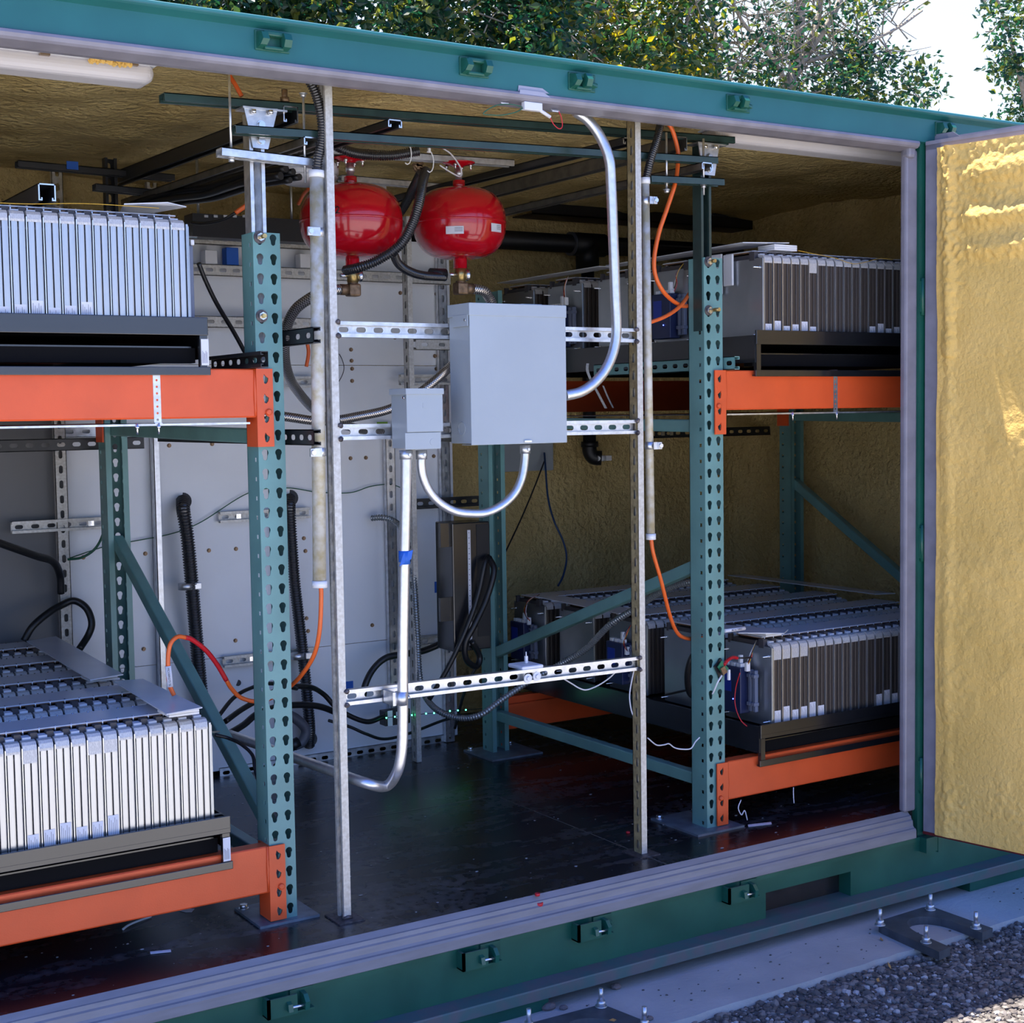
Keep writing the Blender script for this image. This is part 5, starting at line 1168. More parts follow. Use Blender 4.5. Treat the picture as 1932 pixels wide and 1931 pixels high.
# sleeves at the ceiling
corrugated('corrugated_tube', px([(583, 150, -0.05), (597, 180, -0.06), (607, 225, -0.07), (608, 265, -0.07), (600, 300, -0.07), (597, 330, -0.07)]), 0.0135, 'corr', 'black corrugated tube entering the top of the thick foam-dusted pipe')
corrugated('corrugated_tube', px([(1247, 228, -0.03), (1240, 262, -0.05), (1228, 300, -0.065), (1218, 342, -0.07)]), 0.0125, 'corr', 'black corrugated tube entering the top of the thin foam-dusted pipe')
# braided hoses
cable('braided_hose', [f1, f1+Vector((-0.05, 0.0, -0.005))]+px([(585, 563, 0.55), (556, 586, 0.60), (540, 622, 0.66), (537, 672, 0.72), (546, 712, 0.80), (563, 740, 0.9), (592, 772, 1.0), (630, 796, 1.1), (690, 812, 1.2), (760, 822, 1.25), (850, 826, 1.3)]), 0.0165, 'braid', 'braided steel hose looping from the left tank behind the rack post', 'hose', n=14, uv=True, group='braided steel hoses')
cable('braided_hose', [f2, f2+Vector((0.035, 0, -0.004))]+px([(919, 556, 0.53), (928, 585, 0.58), (905, 640, 0.80), (850, 692, 1.0), (800, 735, 1.05), (740, 770, 1.1), (680, 785, 1.12), (610, 795, 1.12), (535, 786, 1.15), (470, 780, 1.2)]), 0.0165, 'braid', 'braided steel hose running from the right tank behind both grey boxes', 'hose', n=14, uv=True, group='braided steel hoses')
# corrugated tubes on the partition
corrugated('corrugated_tube', px([(345, 945, 1.60), (346, 965, 1.54), (353, 1010, 1.52), (359, 1070, 1.52), (365, 1140, 1.53), (370, 1200, 1.54), (375, 1260, 1.55), (381, 1330, 1.56), (384, 1400, 1.58)]), 0.026, 'corr', 'thick black corrugated tube hanging from the hole left of the rack post', pitch=0.010)
corrugated('corrugated_tube', px([(547, 940, 1.60), (547, 965, 1.54), (551, 1030, 1.52), (556, 1100, 1.52), (564, 1170, 1.53), (572, 1240, 1.54), (579, 1310, 1.54), (584, 1370, 1.55), (583, 1408, 1.60)]), 0.023, 'corr', 'thick black corrugated tube hanging from the hole right of the rack post', pitch=0.010)
for x, y, xx, lb in ((355, 1108, 366, 'left'), (566, 1240, 580, 'right')):
    q = at(x, y, Y=1.50); b = MB(); b.cyl(Vector((q.x, 1.525, q.z-0.012)), Vector((q.x, 1.525, q.z+0.012)), 0.0275, 18); b.bbox((q.x+0.026, 1.50, q.z-0.012), (q.x+0.052, 1.515, q.z+0.012), 0.002); tag(b.build('tube_clamp', 'zinc'), 'zinc clamp on the %s thick corrugated tube' % lb, 'clamp', 'clamps on the corrugated tubes')
corrugated('flexible_conduit', px([(702, 978, 1.58), (722, 977, 1.54), (742, 983, 1.50), (760, 1000, 1.44), (776, 1040, 1.40), (782, 1110, 1.36), (787, 1190, 1.36), (791, 1270, 1.36), (800, 1310, 1.30), (825, 1340, 1.20), (865, 1355, 1.10), (905, 1350, 1.02), (945, 1322, 0.98), (1000, 1285, 0.93), (1055, 1255, 0.86), (1105, 1225, 0.74), (1150, 1180, 0.60), (1200, 1148, 0.48), (1255, 1112, 0.32), (1310, 1098, 0.18), (1345, 1100, 0.12)]), 0.0125, 'corrg', 'grey flexible conduit looping from the partition and up along the diagonal brace', pitch=0.0105)
# orange cables
cable('orange_cable', px([(1251, 222, -0.02), (1268, 245, -0.01), (1279, 285, 0.00), (1279, 310, 0.0), (1274, 345, -0.02), (1258, 395, -0.03), (1243, 440, -0.03), (1234, 490, -0.03), (1238, 525, -0.02), (1256, 556, 0.0), (1283, 576, 0.06), (1303, 577, 0.10), (1330, 575, 0.16)]), 0.0068, 'cable_o', 'orange cable hanging from the ceiling in a bow beside the right rack post', group='orange cables')
cable('orange_cable', px([(1320, 525, 0.14), (1303, 551, 0.10), (1283, 578, 0.04), (1258, 596, 0.0), (1231, 607, -0.02), (1218, 610, -0.02)]), 0.0062, 'cable_o', 'orange cable crossing the hanging one at the upper right controller', group='orange cables')
cable('orange_cable', px([(1228, 1010, -0.07), (1232, 1042, -0.07), (1247, 1095, -0.05), (1262, 1155, -0.01), (1274, 1188, 0.03), (1287, 1202, 0.07), (1310, 1206, 0.12), (1350, 1200, 0.18)]), 0.0062, 'cable_o', 'orange cable dropping from the foot of the thin foam-dusted pipe', group='orange cables')
t = thing('orange_cable', 'orange cable with a red section arching above the lower left shelf', 'cable', tuple(at(490, 1325, Y=0.2)), 'orange cables')
A1 = px([(605, 1100, -0.07), (606, 1130, -0.07), (603, 1190, -0.06), (593, 1235, -0.03), (572, 1270, 0.03), (547, 1296, 0.10), (515, 1316, 0.16), (485, 1324, 0.20), (455, 1317, 0.20), (437, 1300, 0.19), (427, 1284, 0.18)])
A2 = px([(427, 1284, 0.18), (410, 1255, 0.17), (388, 1227, 0.15), (362, 1207, 0.13), (349, 1203, 0.12)]); A3 = px([(349, 1203, 0.12), (335, 1202, 0.11), (323, 1213, 0.10), (318, 1232, 0.10), (317, 1262, 0.10), (319, 1290, 0.10), (328, 1312, 0.10)])
b = MB(); b.tube(spline(A1), 0.0060, 9); b.tube(spline(A3), 0.0060, 9); b.build('jacket', 'cable_o', t)
b = MB(); b.tube(spline(A2), 0.0066, 9); b.build('red_sleeve', 'cable_r', t)
b = MB(); q0, q1 = at(317, 1257, Y=0.10), at(321, 1296, Y=0.10); b.tube([q0, q0.lerp(q1, 0.5), q1], 0.0085, 10); lt = b.build('cable_tag', 'label', t, 'white tag printed MO38R073 N')
def text(s, p, size, m, parent, ex, ey, name='lettering', th=0.0004, align='CENTER'):
    cu = bpy.data.curves.new(name, 'FONT'); cu.body = s; cu.size = size; cu.align_x = align; cu.align_y = 'CENTER'; cu.extrude = th
    o = bpy.data.objects.new(name, cu); C.objects.link(o); dg = bpy.context.evaluated_depsgraph_get(); me = bpy.data.meshes.new_from_object(o.evaluated_get(dg)); bpy.data.objects.remove(o)
    ex = Vector(ex).normalized(); ey = Vector(ey).normalized(); mx = Matrix((ex, ey, ex.cross(ey))).transposed().to_4x4(); mx.translation = Vector(p)-(wloc(parent) if parent else Vector((0, 0, 0)))
    me.transform(mx); me.materials.clear(); me.materials.append(M[m]); o = bpy.data.objects.new(name, me); C.objects.link(o); o.parent = parent; return o
qm = q0.lerp(q1, 0.5); cv = (Vector(CAM)-qm); cv.z = 0; cv.normalize(); ax_ = (q1-q0).normalized()
text('MO38R073 N', qm+cv*0.0090, 0.0085, 'ink', lt, ax_, cv.cross(ax_))
cable('orange_cable', px([(433, 143, 0.12), (444, 160, 0.10), (456, 182, 0.09)]), 0.006, 'cable_o', 'short orange cable poking out of the ceiling foam at the top left', group='orange cables')
t = thing('orange_cable', 'orange-tipped black lead in front of the black cable trough', 'cable', tuple(at(440, 400, Y=0.6)), 'orange cables'); b = MB(); b.tube(spline(px([(480, 372, 0.5), (468, 385, 0.5), (444, 402, 0.52)])), 0.007, 8); b.build('tip', 'cable_o', t); b = MB(); b.tube(spline(px([(444, 402, 0.52), (420, 415, 0.55), (385, 422, 0.6), (360, 420, 0.65)])), 0.005, 8); b.build('lead', 'cable_k', t)
cable('orange_cable', px([(583, 355, 0.9), (572, 368, 0.95), (563, 385, 1.0)]), 0.006, 'cable_o', 'orange cable glimpsed left of the left red tank', group='orange cables')
cable('orange_cable', px([(578, 640, 1.3), (582, 665, 1.3), (578, 692, 1.3)]), 0.007, 'cable_o', 'orange cable behind the left rack post, left of the thick pipe', group='orange cables')
# earth wires, black cables
cable('green_wire', px([(128, 1056, 1.55), (155, 1052, 1.52), (180, 1035, 1.50), (195, 1005, 1.5), (201, 962, 1.5), (205, 930, 1.5)]), 0.0045, 'cable_g', 'thick green wire curving beside the rear left rack post', group='green wires')
cable('green_wire', px([(130, 1054, 1.60), (200, 1031, 1.60), (255, 1021, 1.60), (325, 1007, 1.60), (380, 985, 1.6), (470, 930, 1.6), (540, 921, 1.6), (600, 929, 1.6), (660, 930, 1.60), (700, 918, 1.60), (740, 915, 1.60), (775, 930, 1.58)]), 0.0020, 'cable_g', 'thin green wire strung across the white partition', group='green wires')
cable('black_cable', px([(-20, 1018, 1.3), (30, 1036, 1.35), (70, 1050, 1.40), (100, 1060, 1.45), (113, 1085, 1.5), (115, 1120, 1.52)]), 0.013, 'cable_k', 'thick black cable entering from the left edge below the short rail', group='black cables on the partition')
cable('black_cable', px([(45, 1210, 1.5), (62, 1182, 1.5), (90, 1158, 1.52), (115, 1143, 1.54), (140, 1134, 1.54), (163, 1148, 1.52), (173, 1175, 1.5), (167, 1198, 1.5), (150, 1225, 1.48)]), 0.0125, 'cable_k', 'thick black cable looping above the lower left shelf', group='black cables on the partition')
cable('black_cable', px([(684, 1320, 1.45), (690, 1290, 1.45), (705, 1262, 1.46), (728, 1242, 1.46), (760, 1235, 1.46), (800, 1228, 1.46), (840, 1212, 1.44), (870, 1205, 1.42), (892, 1210, 1.40)]), 0.0135, 'cable_k', 'thick black cable arching low over the partition to the power unit', group='black cables on the partition')
cable('black_cable', px([(921, 1050, 1.155), (915, 1062, 1.13), (905, 1110, 1.13), (890, 1160, 1.13), (865, 1220, 1.14), (840, 1270, 1.16), (810, 1320, 1.2)]), 0.010, 'cable_k', 'black cable hanging from the power unit down to the floor', group='black cables on the partition')
cable('black_cable', px([(922, 1052, 1.155), (932, 1078, 1.12), (918, 1130, 1.12), (895, 1180, 1.12), (878, 1215, 1.13), (880, 1245, 1.14), (898, 1258, 1.16), (905, 1240, 1.17), (890, 1210, 1.155)]), 0.012, 'cable_k', 'thick black cable bundle looped under the power unit', group='black cables on the partition')
cable('black_cable', px([(900, 1255, 1.40), (885, 1285, 1.42), (872, 1320, 1.45), (858, 1375, 1.5)]), 0.006, 'cable_k', 'thin black cable slanting below the power unit', group='black cables on the partition')
cable('black_cable', px([(1028, 868, 1.90), (1010, 915, 1.80), (985, 975, 1.70), (957, 1035, 1.60), (945, 1060, 1.55)]), 0.0035, 'cable_k', 'thin black cable slanting across the foam wall', group='wires on the foam wall')
cable('blue_wire', px([(1027, 855, 1.92), (1029, 880, 1.88), (1034, 940, 1.84), (1046, 985, 1.8), (1062, 1020, 1.78), (1069, 1052, 1.76), (1063, 1085, 1.74), (1053, 1106, 1.72)]), 0.0045, 'cable_b', 'dark blue wire hanging on the foam wall below the grey box', group='wires on the foam wall')
for k, (pts, r) in enumerate(((([(412, 1352, 1.0), (440, 1318, 1.05), (470, 1300, 1.1), (510, 1290, 1.2), (560, 1300, 1.3)]), 0.007), (([(425, 1362, 1.1), (455, 1340, 1.15), (490, 1320, 1.2), (530, 1300, 1.3), (580, 1296, 1.35), (610, 1310, 1.4), (640, 1340, 1.4), (690, 1362, 1.40), (725, 1352, 1.42)]), 0.010), (([(432, 1385, 1.1), (460, 1368, 1.15), (490, 1345, 1.2), (540, 1332, 1.3), (600, 1333, 1.35), (650, 1352, 1.40)]), 0.012), (([(620, 1360, 1.4), (660, 1372, 1.4), (690, 1385, 1.4), (725, 1395, 1.42), (770, 1385, 1.45), (830, 1362, 1.5), (870, 1350, 1.5)]), 0.006))):
    cable('black_cable', px(pts), r, 'cable_k', ('thin black cable rising behind the lower left shelf', 'black cable sagging from the lower left shelf to the black box', 'thick black cable low behind the left rack post', 'black cable sagging along the foot of the partition')[k], group='black cables low on the partition')
cable('black_cable', px([(405, 1387, 0.25), (430, 1393, 0.24), (455, 1405, 0.2), (476, 1425, 0.16), (481, 1450, 0.13), (486, 1470, 0.11)]), 0.005, 'cable_k', 'thin black cable bowing over the left diagonal brace', group='black cables at the left rack')
cable('black_cable', px([(375, 497, 0.10), (388, 530, 0.12), (410, 575, 0.15), (440, 625, 0.2), (462, 665, 0.24)]), 0.006, 'cable_k', 'straight black cable slanting from the upper left module to the rack post', group='black cables at the left rack')
t = thing('rubber_pipe', 'grey rubber pipe stub with a clip low behind the left rack post', 'pipe', tuple(at(570, 1400, Y=1.55))); b = MB(); b.tube(spline(px([(535, 1345, 1.5), (560, 1358, 1.5), (577, 1378, 1.5), (570, 1400, 1.5), (555, 1408, 1.5)])), 0.019, 12); b.build('pipe', 'greypipe', t); b = MB(); q = at(556, 1405, Y=1.5); b.cyl(q-Vector((0.02, 0, 0.006)), q+Vector((0.016, 0, 0.006)), 0.022, 12); b.build('clip', 'black', t)
# loop of black cable beside the right post, end-plate leads
cable('black_cable', px([(1316, 1225, 0.14), (1302, 1250, 0.16), (1297, 1280, 0.18), (1303, 1310, 0.2), (1330, 1320, 0.2)]), 0.011, 'cable_k', 'thick black cable bulging left of the right rack post', group='black cables at the right rack')
cable('black_cable', px([(1255, 1312, 0.5), (1280, 1306, 0.35), (1310, 1300, 0.2)]), 0.004, 'cable_k', 'thin black cable across the second module end, lower right shelf', group='black cables at the right rack')
def leads(pts0, label, grp='wire leads of the right-hand controllers'):
    t = thing('wire_leads', label, 'wires', tuple(px(pts0[:1])[0]), grp)
    for k, m_ in enumerate(('cable_y', 'cable_r', 'cable_w', 'cable_k')):
        b = MB(); P = [p+Vector((0, rnd.uniform(-0.008, 0.008), rnd.uniform(-0.004, 0.004))) for p in px(pts0)]; P[0] = px(pts0)[0]; b.tube(spline(P), 0.0014, 5); b.build('wire', m_, t)
    b = MB(); q = px(pts0)[-1]; b.bbox((q.x-0.008, q.y-0.006, q.z-0.016), (q.x+0.008, q.y+0.006, q.z+0.014), 0.002); b.build('plug', 'white', t)
leads([(1428, 1208, 0.03), (1420, 1225, 0.03), (1415, 1240, 0.035), (1410, 1258, 0.05)], 'coloured wires dropping to the front controller, lower right shelf')
leads([(1190, 1180, 0.70), (1180, 1198, 0.70), (1178, 1215, 0.72), (1183, 1228, 0.74)], 'coloured wires at the white plugs, lower right shelf')
leads([(1018, 1122, 1.28), (998, 1135, 1.34), (990, 1155, 1.38), (998, 1172, 1.40)], 'coloured wires over the rearmost controller, lower right shelf')
leads([(1290, 497, 0.40), (1278, 515, 0.41), (1275, 535, 0.42), (1268, 552, 0.43)], 'coloured wires at the lit controller, upper right shelf')
leads([(1072, 522, 1.00), (1064, 540, 1.02), (1066, 558, 1.04), (1068, 568, 1.04)], 'coloured wires at the clipped controller, upper right shelf')
cable('red_wire', px([(1396, 1270, 0.06), (1388, 1300, 0.08), (1387, 1330, 0.08), (1398, 1360, 0.06), (1420, 1378, 0.03)]), 0.0018, 'cable_r', 'thin red wire looping in front of the blue controller, lower right shelf')
# circuit board hanging on the right rack post
p = at(1355, 1258, Y=-0.02); t = thing('circuit_board', 'small green circuit board taped to the right rack post', 'circuit board', tuple(p))
b = MB(); b.prism([at(1346, 1258, Y=-0.004), at(1358, 1243, Y=-0.004), at(1371, 1262, Y=-0.004), at(1358, 1283, Y=-0.004)], (0, -0.004, 0)); b.build('black_pad', 'black', t)
b = MB(); b.prism([at(1353, 1259, Y=-0.016), at(1361, 1247, Y=-0.016), at(1374, 1262, Y=-0.016), at(1364, 1274, Y=-0.016)], (0, -0.003, 0)); b.build('board', 'pcb', t)
b = MB(); b.prism([at(1358, 1262, Y=-0.022), at(1365, 1257, Y=-0.022), at(1371, 1268, Y=-0.022), at(1363, 1274, Y=-0.022)], (0, -0.005, 0)); b.build('chip_can', 'bronze', t)
b = MB(); b.tube(spline(px([(1366, 1255, -0.02), (1373, 1246, -0.01), (1382, 1241, 0.01), (1391, 1242, 0.02)])), 0.0055, 8); b.build('red_tape', 'cable_r', t)
b = MB(); b.tube(px([(1391, 1242, 0.02), (1405, 1242, 0.03), (1418, 1241, 0.03)]), 0.003, 8); b.build('lead', 'cable_k', t)
b = MB(); b.tube(spline(px([(1362, 1275, -0.02), (1354, 1288, -0.02), (1348, 1302, -0.008), (1344, 1310, 0.004)])), 0.0028, 8); q = at(1375, 1272, Y=-0.02); b.bbox((q.x-0.004, -0.024, q.z-0.02), (q.x+0.004, -0.016, q.z+0.014), 0.001); b.build('white_plug', 'white', t)
b = MB(); q0, q1 = at(1367, 1191, Y=0.0), at(1405, 1186, Y=0.0); b.tube([q0, q1], 0.006, 10); t = tag(b.build('cable_tag', 'label'), 'white printed cable tag beside the right rack post', 'label'); text('857 N  51PLT', q0.lerp(q1, 0.55)+Vector((0, -0.0068, 0)), 0.0078, 'ink', t, q1-q0, (0, 0, 1))
def ribbon(pts, Y, w, label):
    P = resample(spline(px(pts, Y=Y)), 0.01); b = MB(); d = Vector((w/2, 0, 0)); V = [(b.v(p-d), b.v(p+d), b.v(p-d+Vector((0, 0.001, 0))), b.v(p+d+Vector((0, 0.001, 0)))) for p in P]
    for q, r_ in zip(V, V[1:]): b.face([q[0], q[1], r_[1], r_[0]]); b.face([q[2], r_[2], r_[3], q[3]]); b.face([q[0], r_[0], r_[2], q[2]]); b.face([q[1], q[3], r_[3], r_[1]])
    tag(b.build('hanger_strap', 'zincold'), label, 'strap', 'loose hanger straps under the upper right shelf')
ribbon([(1109, 686), (1108, 698), (1114, 715), (1126, 738), (1144, 772)], 0.62, 0.011, 'longer loose hanger strap dangling behind the bright curved conduit')
ribbon([(1138, 728), (1147, 750), (1158, 772)], 0.62, 0.007, 'shorter loose hanger strap dangling behind the bright curved conduit')
ribbon([(1133, 648), (1131, 668), (1127, 686)], 0.90, 0.006, 'thin pale strap end hanging below the upper right tray')
for y0, y1, z0, z1, lb in ((0.185, 0.300, 1.735, 1.868, 'larger white pad hanging on the front module end, upper right shelf'), (0.130, 0.175, 1.760, 1.862, 'smaller white pad hanging on the front module end, upper right shelf')):
    b = MB(); b.bbox((1.664, y0, z0), (1.672, y1, z1), 0.002); tag(b.build('foam_pad', 'white'), lb, 'pad', 'white pads on the upper right module')
cable('yellow_wire', px([(0, 383, -0.005), (60, 385, -0.005), (150, 384, -0.005), (230, 388, -0.005), (300, 393, -0.005)]), 0.0009, 'cable_y', 'thin yellow wire along the front edge of the upper left module', group='yellow wires on the modules')
cable('yellow_wire', px([(1506, 473, -0.005), (1530, 478, -0.006), (1575, 487, -0.008), (1598, 495, -0.01), (1615, 498, -0.01), (1640, 493, -0.008), (1660, 488, -0.005), (1685, 490, -0.004)]), 0.0010, 'cable_y', 'thin yellow wire sagging over the front of the upper right module', group='yellow wires on the modules')
# white cords
cable('white_cable', px([(1030, 1268, -0.02), (1055, 1277, 0.0), (1078, 1290, 0.02), (1093, 1299, 0.02), (1107, 1302, 0.02), (1128, 1294, 0.02), (1148, 1281, 0.0), (1162, 1268, -0.02)]), 0.0022, 'cable_w', 'white cord sagging under the right half of the lowest cross strut', group='white cords')
cable('white_cable', px([(1197, 1262, -0.06), (1193, 1280, -0.06), (1188, 1310, -0.05), (1190, 1335, -0.05), (1196, 1355, -0.05), (1203, 1372, -0.05)]), 0.0022, 'cable_w', 'white cord hanging down beside the right upright strut', group='white cords')
cable('white_cable', px([(1222, 1393, -0.04), (1238, 1406, -0.03), (1252, 1406, -0.02), (1262, 1404, -0.01), (1272, 1411, 0.0), (1285, 1414, 0.0), (1303, 1413, 0.0), (1312, 1400, 0.0), (1320, 1392, 0.0)]), 0.0022, 'cable_w', 'crumpled white cord between the right upright strut and the right rack post', group='white cords')
cable('white_cable', px([(1398, 1510, -0.01), (1393, 1525, -0.02), (1399, 1538, -0.02)])+px([(1405, 1530, -0.02), (1410, 1548, -0.02)]), 0.0018, 'cable_w', 'white cord dangling under the lower right orange beam, near its left end', group='white cords')
cable('white_cable', px([(1497, 1486, -0.01), (1497, 1500, -0.015), (1498, 1516, -0.02)]), 0.0016, 'cable_w', 'white cord dangling under the lower right orange beam, further right', group='white cords')
cable('black_wire', px([(640, 668, 1.61), (646, 680, 1.60), (649, 695, 1.59), (644, 712, 1.60), (630, 734, 1.61)]), 0.0016, 'cable_k', 'thin dark wire bowing on the upper partition right of the left upright')

# ------------------------------------------------------------------ door switch wiring on the header
p = at(1003, 201, Y=-0.235); t = thing('door_sensor', 'small white door sensor with looped wires under the header', 'sensor', tuple(p))
b = MB(); b.bbox((at(986, 200, Y=-0.235).x, -0.245, p.z-0.012), (at(1020, 203, Y=-0.235).x, -0.228, p.z+0.010), 0.002); b.build('body', 'label', t)
b = MB()
for x, y in ((954, 192), (1050, 207)): q = at(x, y, Y=-0.225); b.prism([q+Vector((-0.014, 0, -0.006)), q+Vector((0.010, 0, -0.006)), q+Vector((0.016, 0.02, 0.004)), q+Vector((-0.008, 0.02, 0.004))], (0, 0, 0.003))
b.build('adhesive_mount', 'label', t)
b = MB(); b.tube(spline(px([(985, 202, -0.236), (965, 197, -0.237), (940, 198, -0.237), (920, 207, -0.237), (912, 215, -0.237), (925, 217, -0.237), (950, 217, -0.237), (975, 211, -0.237), (986, 204, -0.237)])), 0.0014, 6); b.build('wire', 'cable_g', t)
b = MB(); b.tube(spline(px([(1038, 222, -0.236), (1045, 235, -0.236), (1055, 243, -0.236), (1061, 238, -0.236), (1059, 222, -0.236), (1054, 210, -0.236)])), 0.0014, 6); b.build('wire', 'cable_r', t)
b = MB(); q0, q1 = at(1014, 205, Y=-0.24), at(1038, 221, Y=-0.24); b.tube([q0, q1], 0.005, 6); b.build('wire_tag', 'label', t)
b = MB(); Q = [at(x, y, Y=-0.2435) for x, y in ((978, 161), (1023, 167), (1036, 177), (977, 172))]; b.prism(Q, (0, -0.0012, 0)); b.prism([q+Vector((0, -0.007, -0.012)) for q in Q], (0, -0.0012, 0)); tag(b.build('tape_patch', mat('grey_tape', (0.33, 0.33, 0.40), 0.4)), 'grey tape patch on the header gasket above the door sensor', 'tape')
# tape scraps
def scrap(x0, y0, x1, y1, Y, m_, label): p, q = at(x0, y1, Y=Y), at(x1, y0, Y=Y); b = MB(); b.box((p.x, Y-0.0015, p.z), (q.x, Y, q.z)); tag(b.build('tape_scrap', m_), label, 'tape', 'blue tape scraps' if 'blue' in label else None)
scrap(820, 1097, 832, 1119, 1.6185, 'bluetape', 'blue tape scrap at the right edge of the partition'); scrap(644, 1285, 666, 1303, 1.6185, 'bluetape', 'blue tape scrap right of the left upright strut, low on the partition'); scrap(711, 796, 731, 806, 1.58, 'greentape', 'bright green tape scrap left of the small junction box')
# litter on the floor and the sill
def cap(x, y, Y, r, h, label):
    p = at(x, y, Y=Y) if Y is not None else at(x, y, Z=0.0); b = MB(); b.lathe(p, [(r*0.8, 0), (r, 0.001), (r, h), (r*0.7, h), (r*0.65, h*0.3)], 18); tag(b.build('bottle_cap', 'cable_r'), label, 'cap', 'red plastic caps')
cap(1014, 1691, None, 0.0072, 0.008, 'small red cap lying on the floor edge'); cap(1017, 1710, -0.222, 0.0115, 0.011, 'red plastic cap lying on the grey sill')
cap(1185, 1573, None, 0.006, 0.006, 'red speck of plastic left of the right upright foot')
def sheet_scrap(pts, label, m_='label', h=0.0012, name='paper_scrap'):
    b = MB(); b.prism([at(x, y, Z=0.0012) for x, y in pts], (0, 0, h)); tag(b.build(name, m_), label, 'scrap', 'scraps on the dark floor')
sheet_scrap([(1411, 1557), (1455, 1552), (1456, 1556), (1412, 1561)], 'pale wooden stick on the floor below the lower right beam')
sheet_scrap([(283, 1797), (322, 1793), (323, 1797), (284, 1801)], 'pale strip on the floor in front of the left base plate')
sheet_scrap([(338, 1719), (352, 1715), (367, 1716), (362, 1722), (350, 1722)], 'crumpled paper scrap under the lower left orange beam')
sheet_scrap([(1285, 1552), (1320, 1546), (1340, 1552), (1300, 1560)], 'thin metal offcut lying in front of the right base plate', 'plate')
cable('plastic_strip', [at(x, y, Z=z) for x, y, z in ((232, 1754, 0.003), (243, 1746, 0.006), (262, 1738, 0.006), (285, 1730, 0.004))], 0.003, 'cable_w', 'curled white plastic strip under the lower left orange beam', 'scrap')
b = MB()
for i in range(420):
    x, y = rnd.uniform(-0.9, 2.3), rnd.uniform(-0.20, 1.5)
    r = rnd.choice((0.0008, 0.0012, 0.0018, 0.003))*rnd.uniform(0.6, 1.3); b.ball((x, y, r*0.3), r, 1, 0.3, (rnd.uniform(0.8, 2.0), 1, 0.35))
tag(b.build('debris', mat('pale_dust', (0.40, 0.38, 0.38), 0.9), recalc=False), 'pale crumbs and dust flecks scattered on the dark floor', 'debris', kind='stuff')

# ------------------------------------------------------------------ anchor frames on the concrete
def anchor(quad, bolts, label):
    """corner pixels of the top plate (at ZT): back-left, back-right, front-right, front-left"""
    zt = ZG+0.026; Q = [at(x, y, Z=zt) for x, y in quad]; t = thing('anchor_frame', label, 'anchor frame', tuple(sum(Q, Vector())/4-Vector((0, 0, 0.026))), 'bolted iron anchor frames on the concrete')
    BL, BR, FR, FL_ = Q
    def uv(u, v): return (BL.lerp(BR, u)).lerp(FL_.lerp(FR, u), v)
    out = [(0, 1), (0, 0.08), (0.08, 0), (0.92, 0), (1, 0.08), (1, 1)]
    inn = [(0.80, 1), (0.80, 0.55)]+[(0.5+0.30*math.cos(a), 0.55-0.38*math.sin(a)) for a in [PI*k/14 for k in range(1, 14)]]+[(0.20, 0.55), (0.20, 1)]
    b = MB(); P = [uv(u, v) for u, v in out+inn]
    # triangulate as quads between matching outer and inner samples
    n = 40; O = []; I = []
    def samp(L, n):
        V = [uv(u, v) for u, v in L]; d = [0]
        for p_, q_ in zip(V, V[1:]): d.append(d[-1]+(q_-p_).length)
        r_ = []
        for k in range(n+1):
            s_ = d[-1]*k/n; j = max(i for i in range(len(d)) if d[i] <= s_+1e-9); j = min(j, len(V)-2); r_.append(V[j].lerp(V[j+1], (s_-d[j])/(d[j+1]-d[j])))
        return r_
    O = samp(out, n); I = samp(inn[::-1], n); dz = Vector((0, 0, -0.026))
    vo, vi = [b.v(p) for p in O], [b.v(p) for p in I]; wo, wi = [b.v(p+dz) for p in O], [b.v(p+dz) for p in I]
    for k in range(n): b.face([vo[k], vo[k+1], vi[k+1], vi[k]]); b.face([vo[k], wo[k], wo[k+1], vo[k+1]]); b.face([vi[k], vi[k+1], wi[k+1], wi[k]])
    b.face([vo[0], vi[0], wi[0], wo[0]]); b.face([vo[n], wo[n], wi[n], vi[n]]); b.build('frame', 'anchor', t)
    for x, y in bolts:
        p = at(x, y, Z=zt); b = MB(); b.cyl(p, p+Vector((0, 0, 0.003)), 0.017, 16); b.hexa(p+Vector((0, 0, 0.003)), p+Vector((0, 0, 0.017)), 0.0125); b.cyl(p+Vector((0, 0, 0.017)), p+Vector((0, 0, 0.052)), 0.0065, 10); b.build('anchor_bolt', 'zinc', t)
anchor([(1649, 1741), (1752, 1709), (1873, 1752), (1772, 1797)], [(1660, 1746), (1755, 1717), (1841, 1752), (1747, 1779)], 'iron anchor frame with four studs on the concrete at the lower right')
p = at(1752, 1711, Z=ZG+0.026)
anchor([(985, 1935), (1136, 1895), (1275, 1950), (1130, 2010)], [(1134, 1900), (998, 1940), (1216, 1936)], 'iron anchor frame cut off by the bottom edge of the picture')
for x, y, r, lb in ((1063, 1905, 0.012, 'grey pebble beside the lower anchor frame'), (1035, 1905, 0.02, 'flat dark stone under the green rail'), (1162, 1866, 0.016, 'dark pebble in the gap under the rail'), (1225, 1925, 0.011, 'reddish pebble beside the lower anchor frame stud')):
    p = at(x, y, Z=ZG); b = MB(); b.ball(p+Vector((0, 0, r*0.4)), r, 2, 0.1, (1.1, 0.9, 0.6)); tag(b.build('pebble', mat('pebble_stone', (0.16, 0.13, 0.125), 0.8)), lb, 'stone', 'pebbles on the concrete')
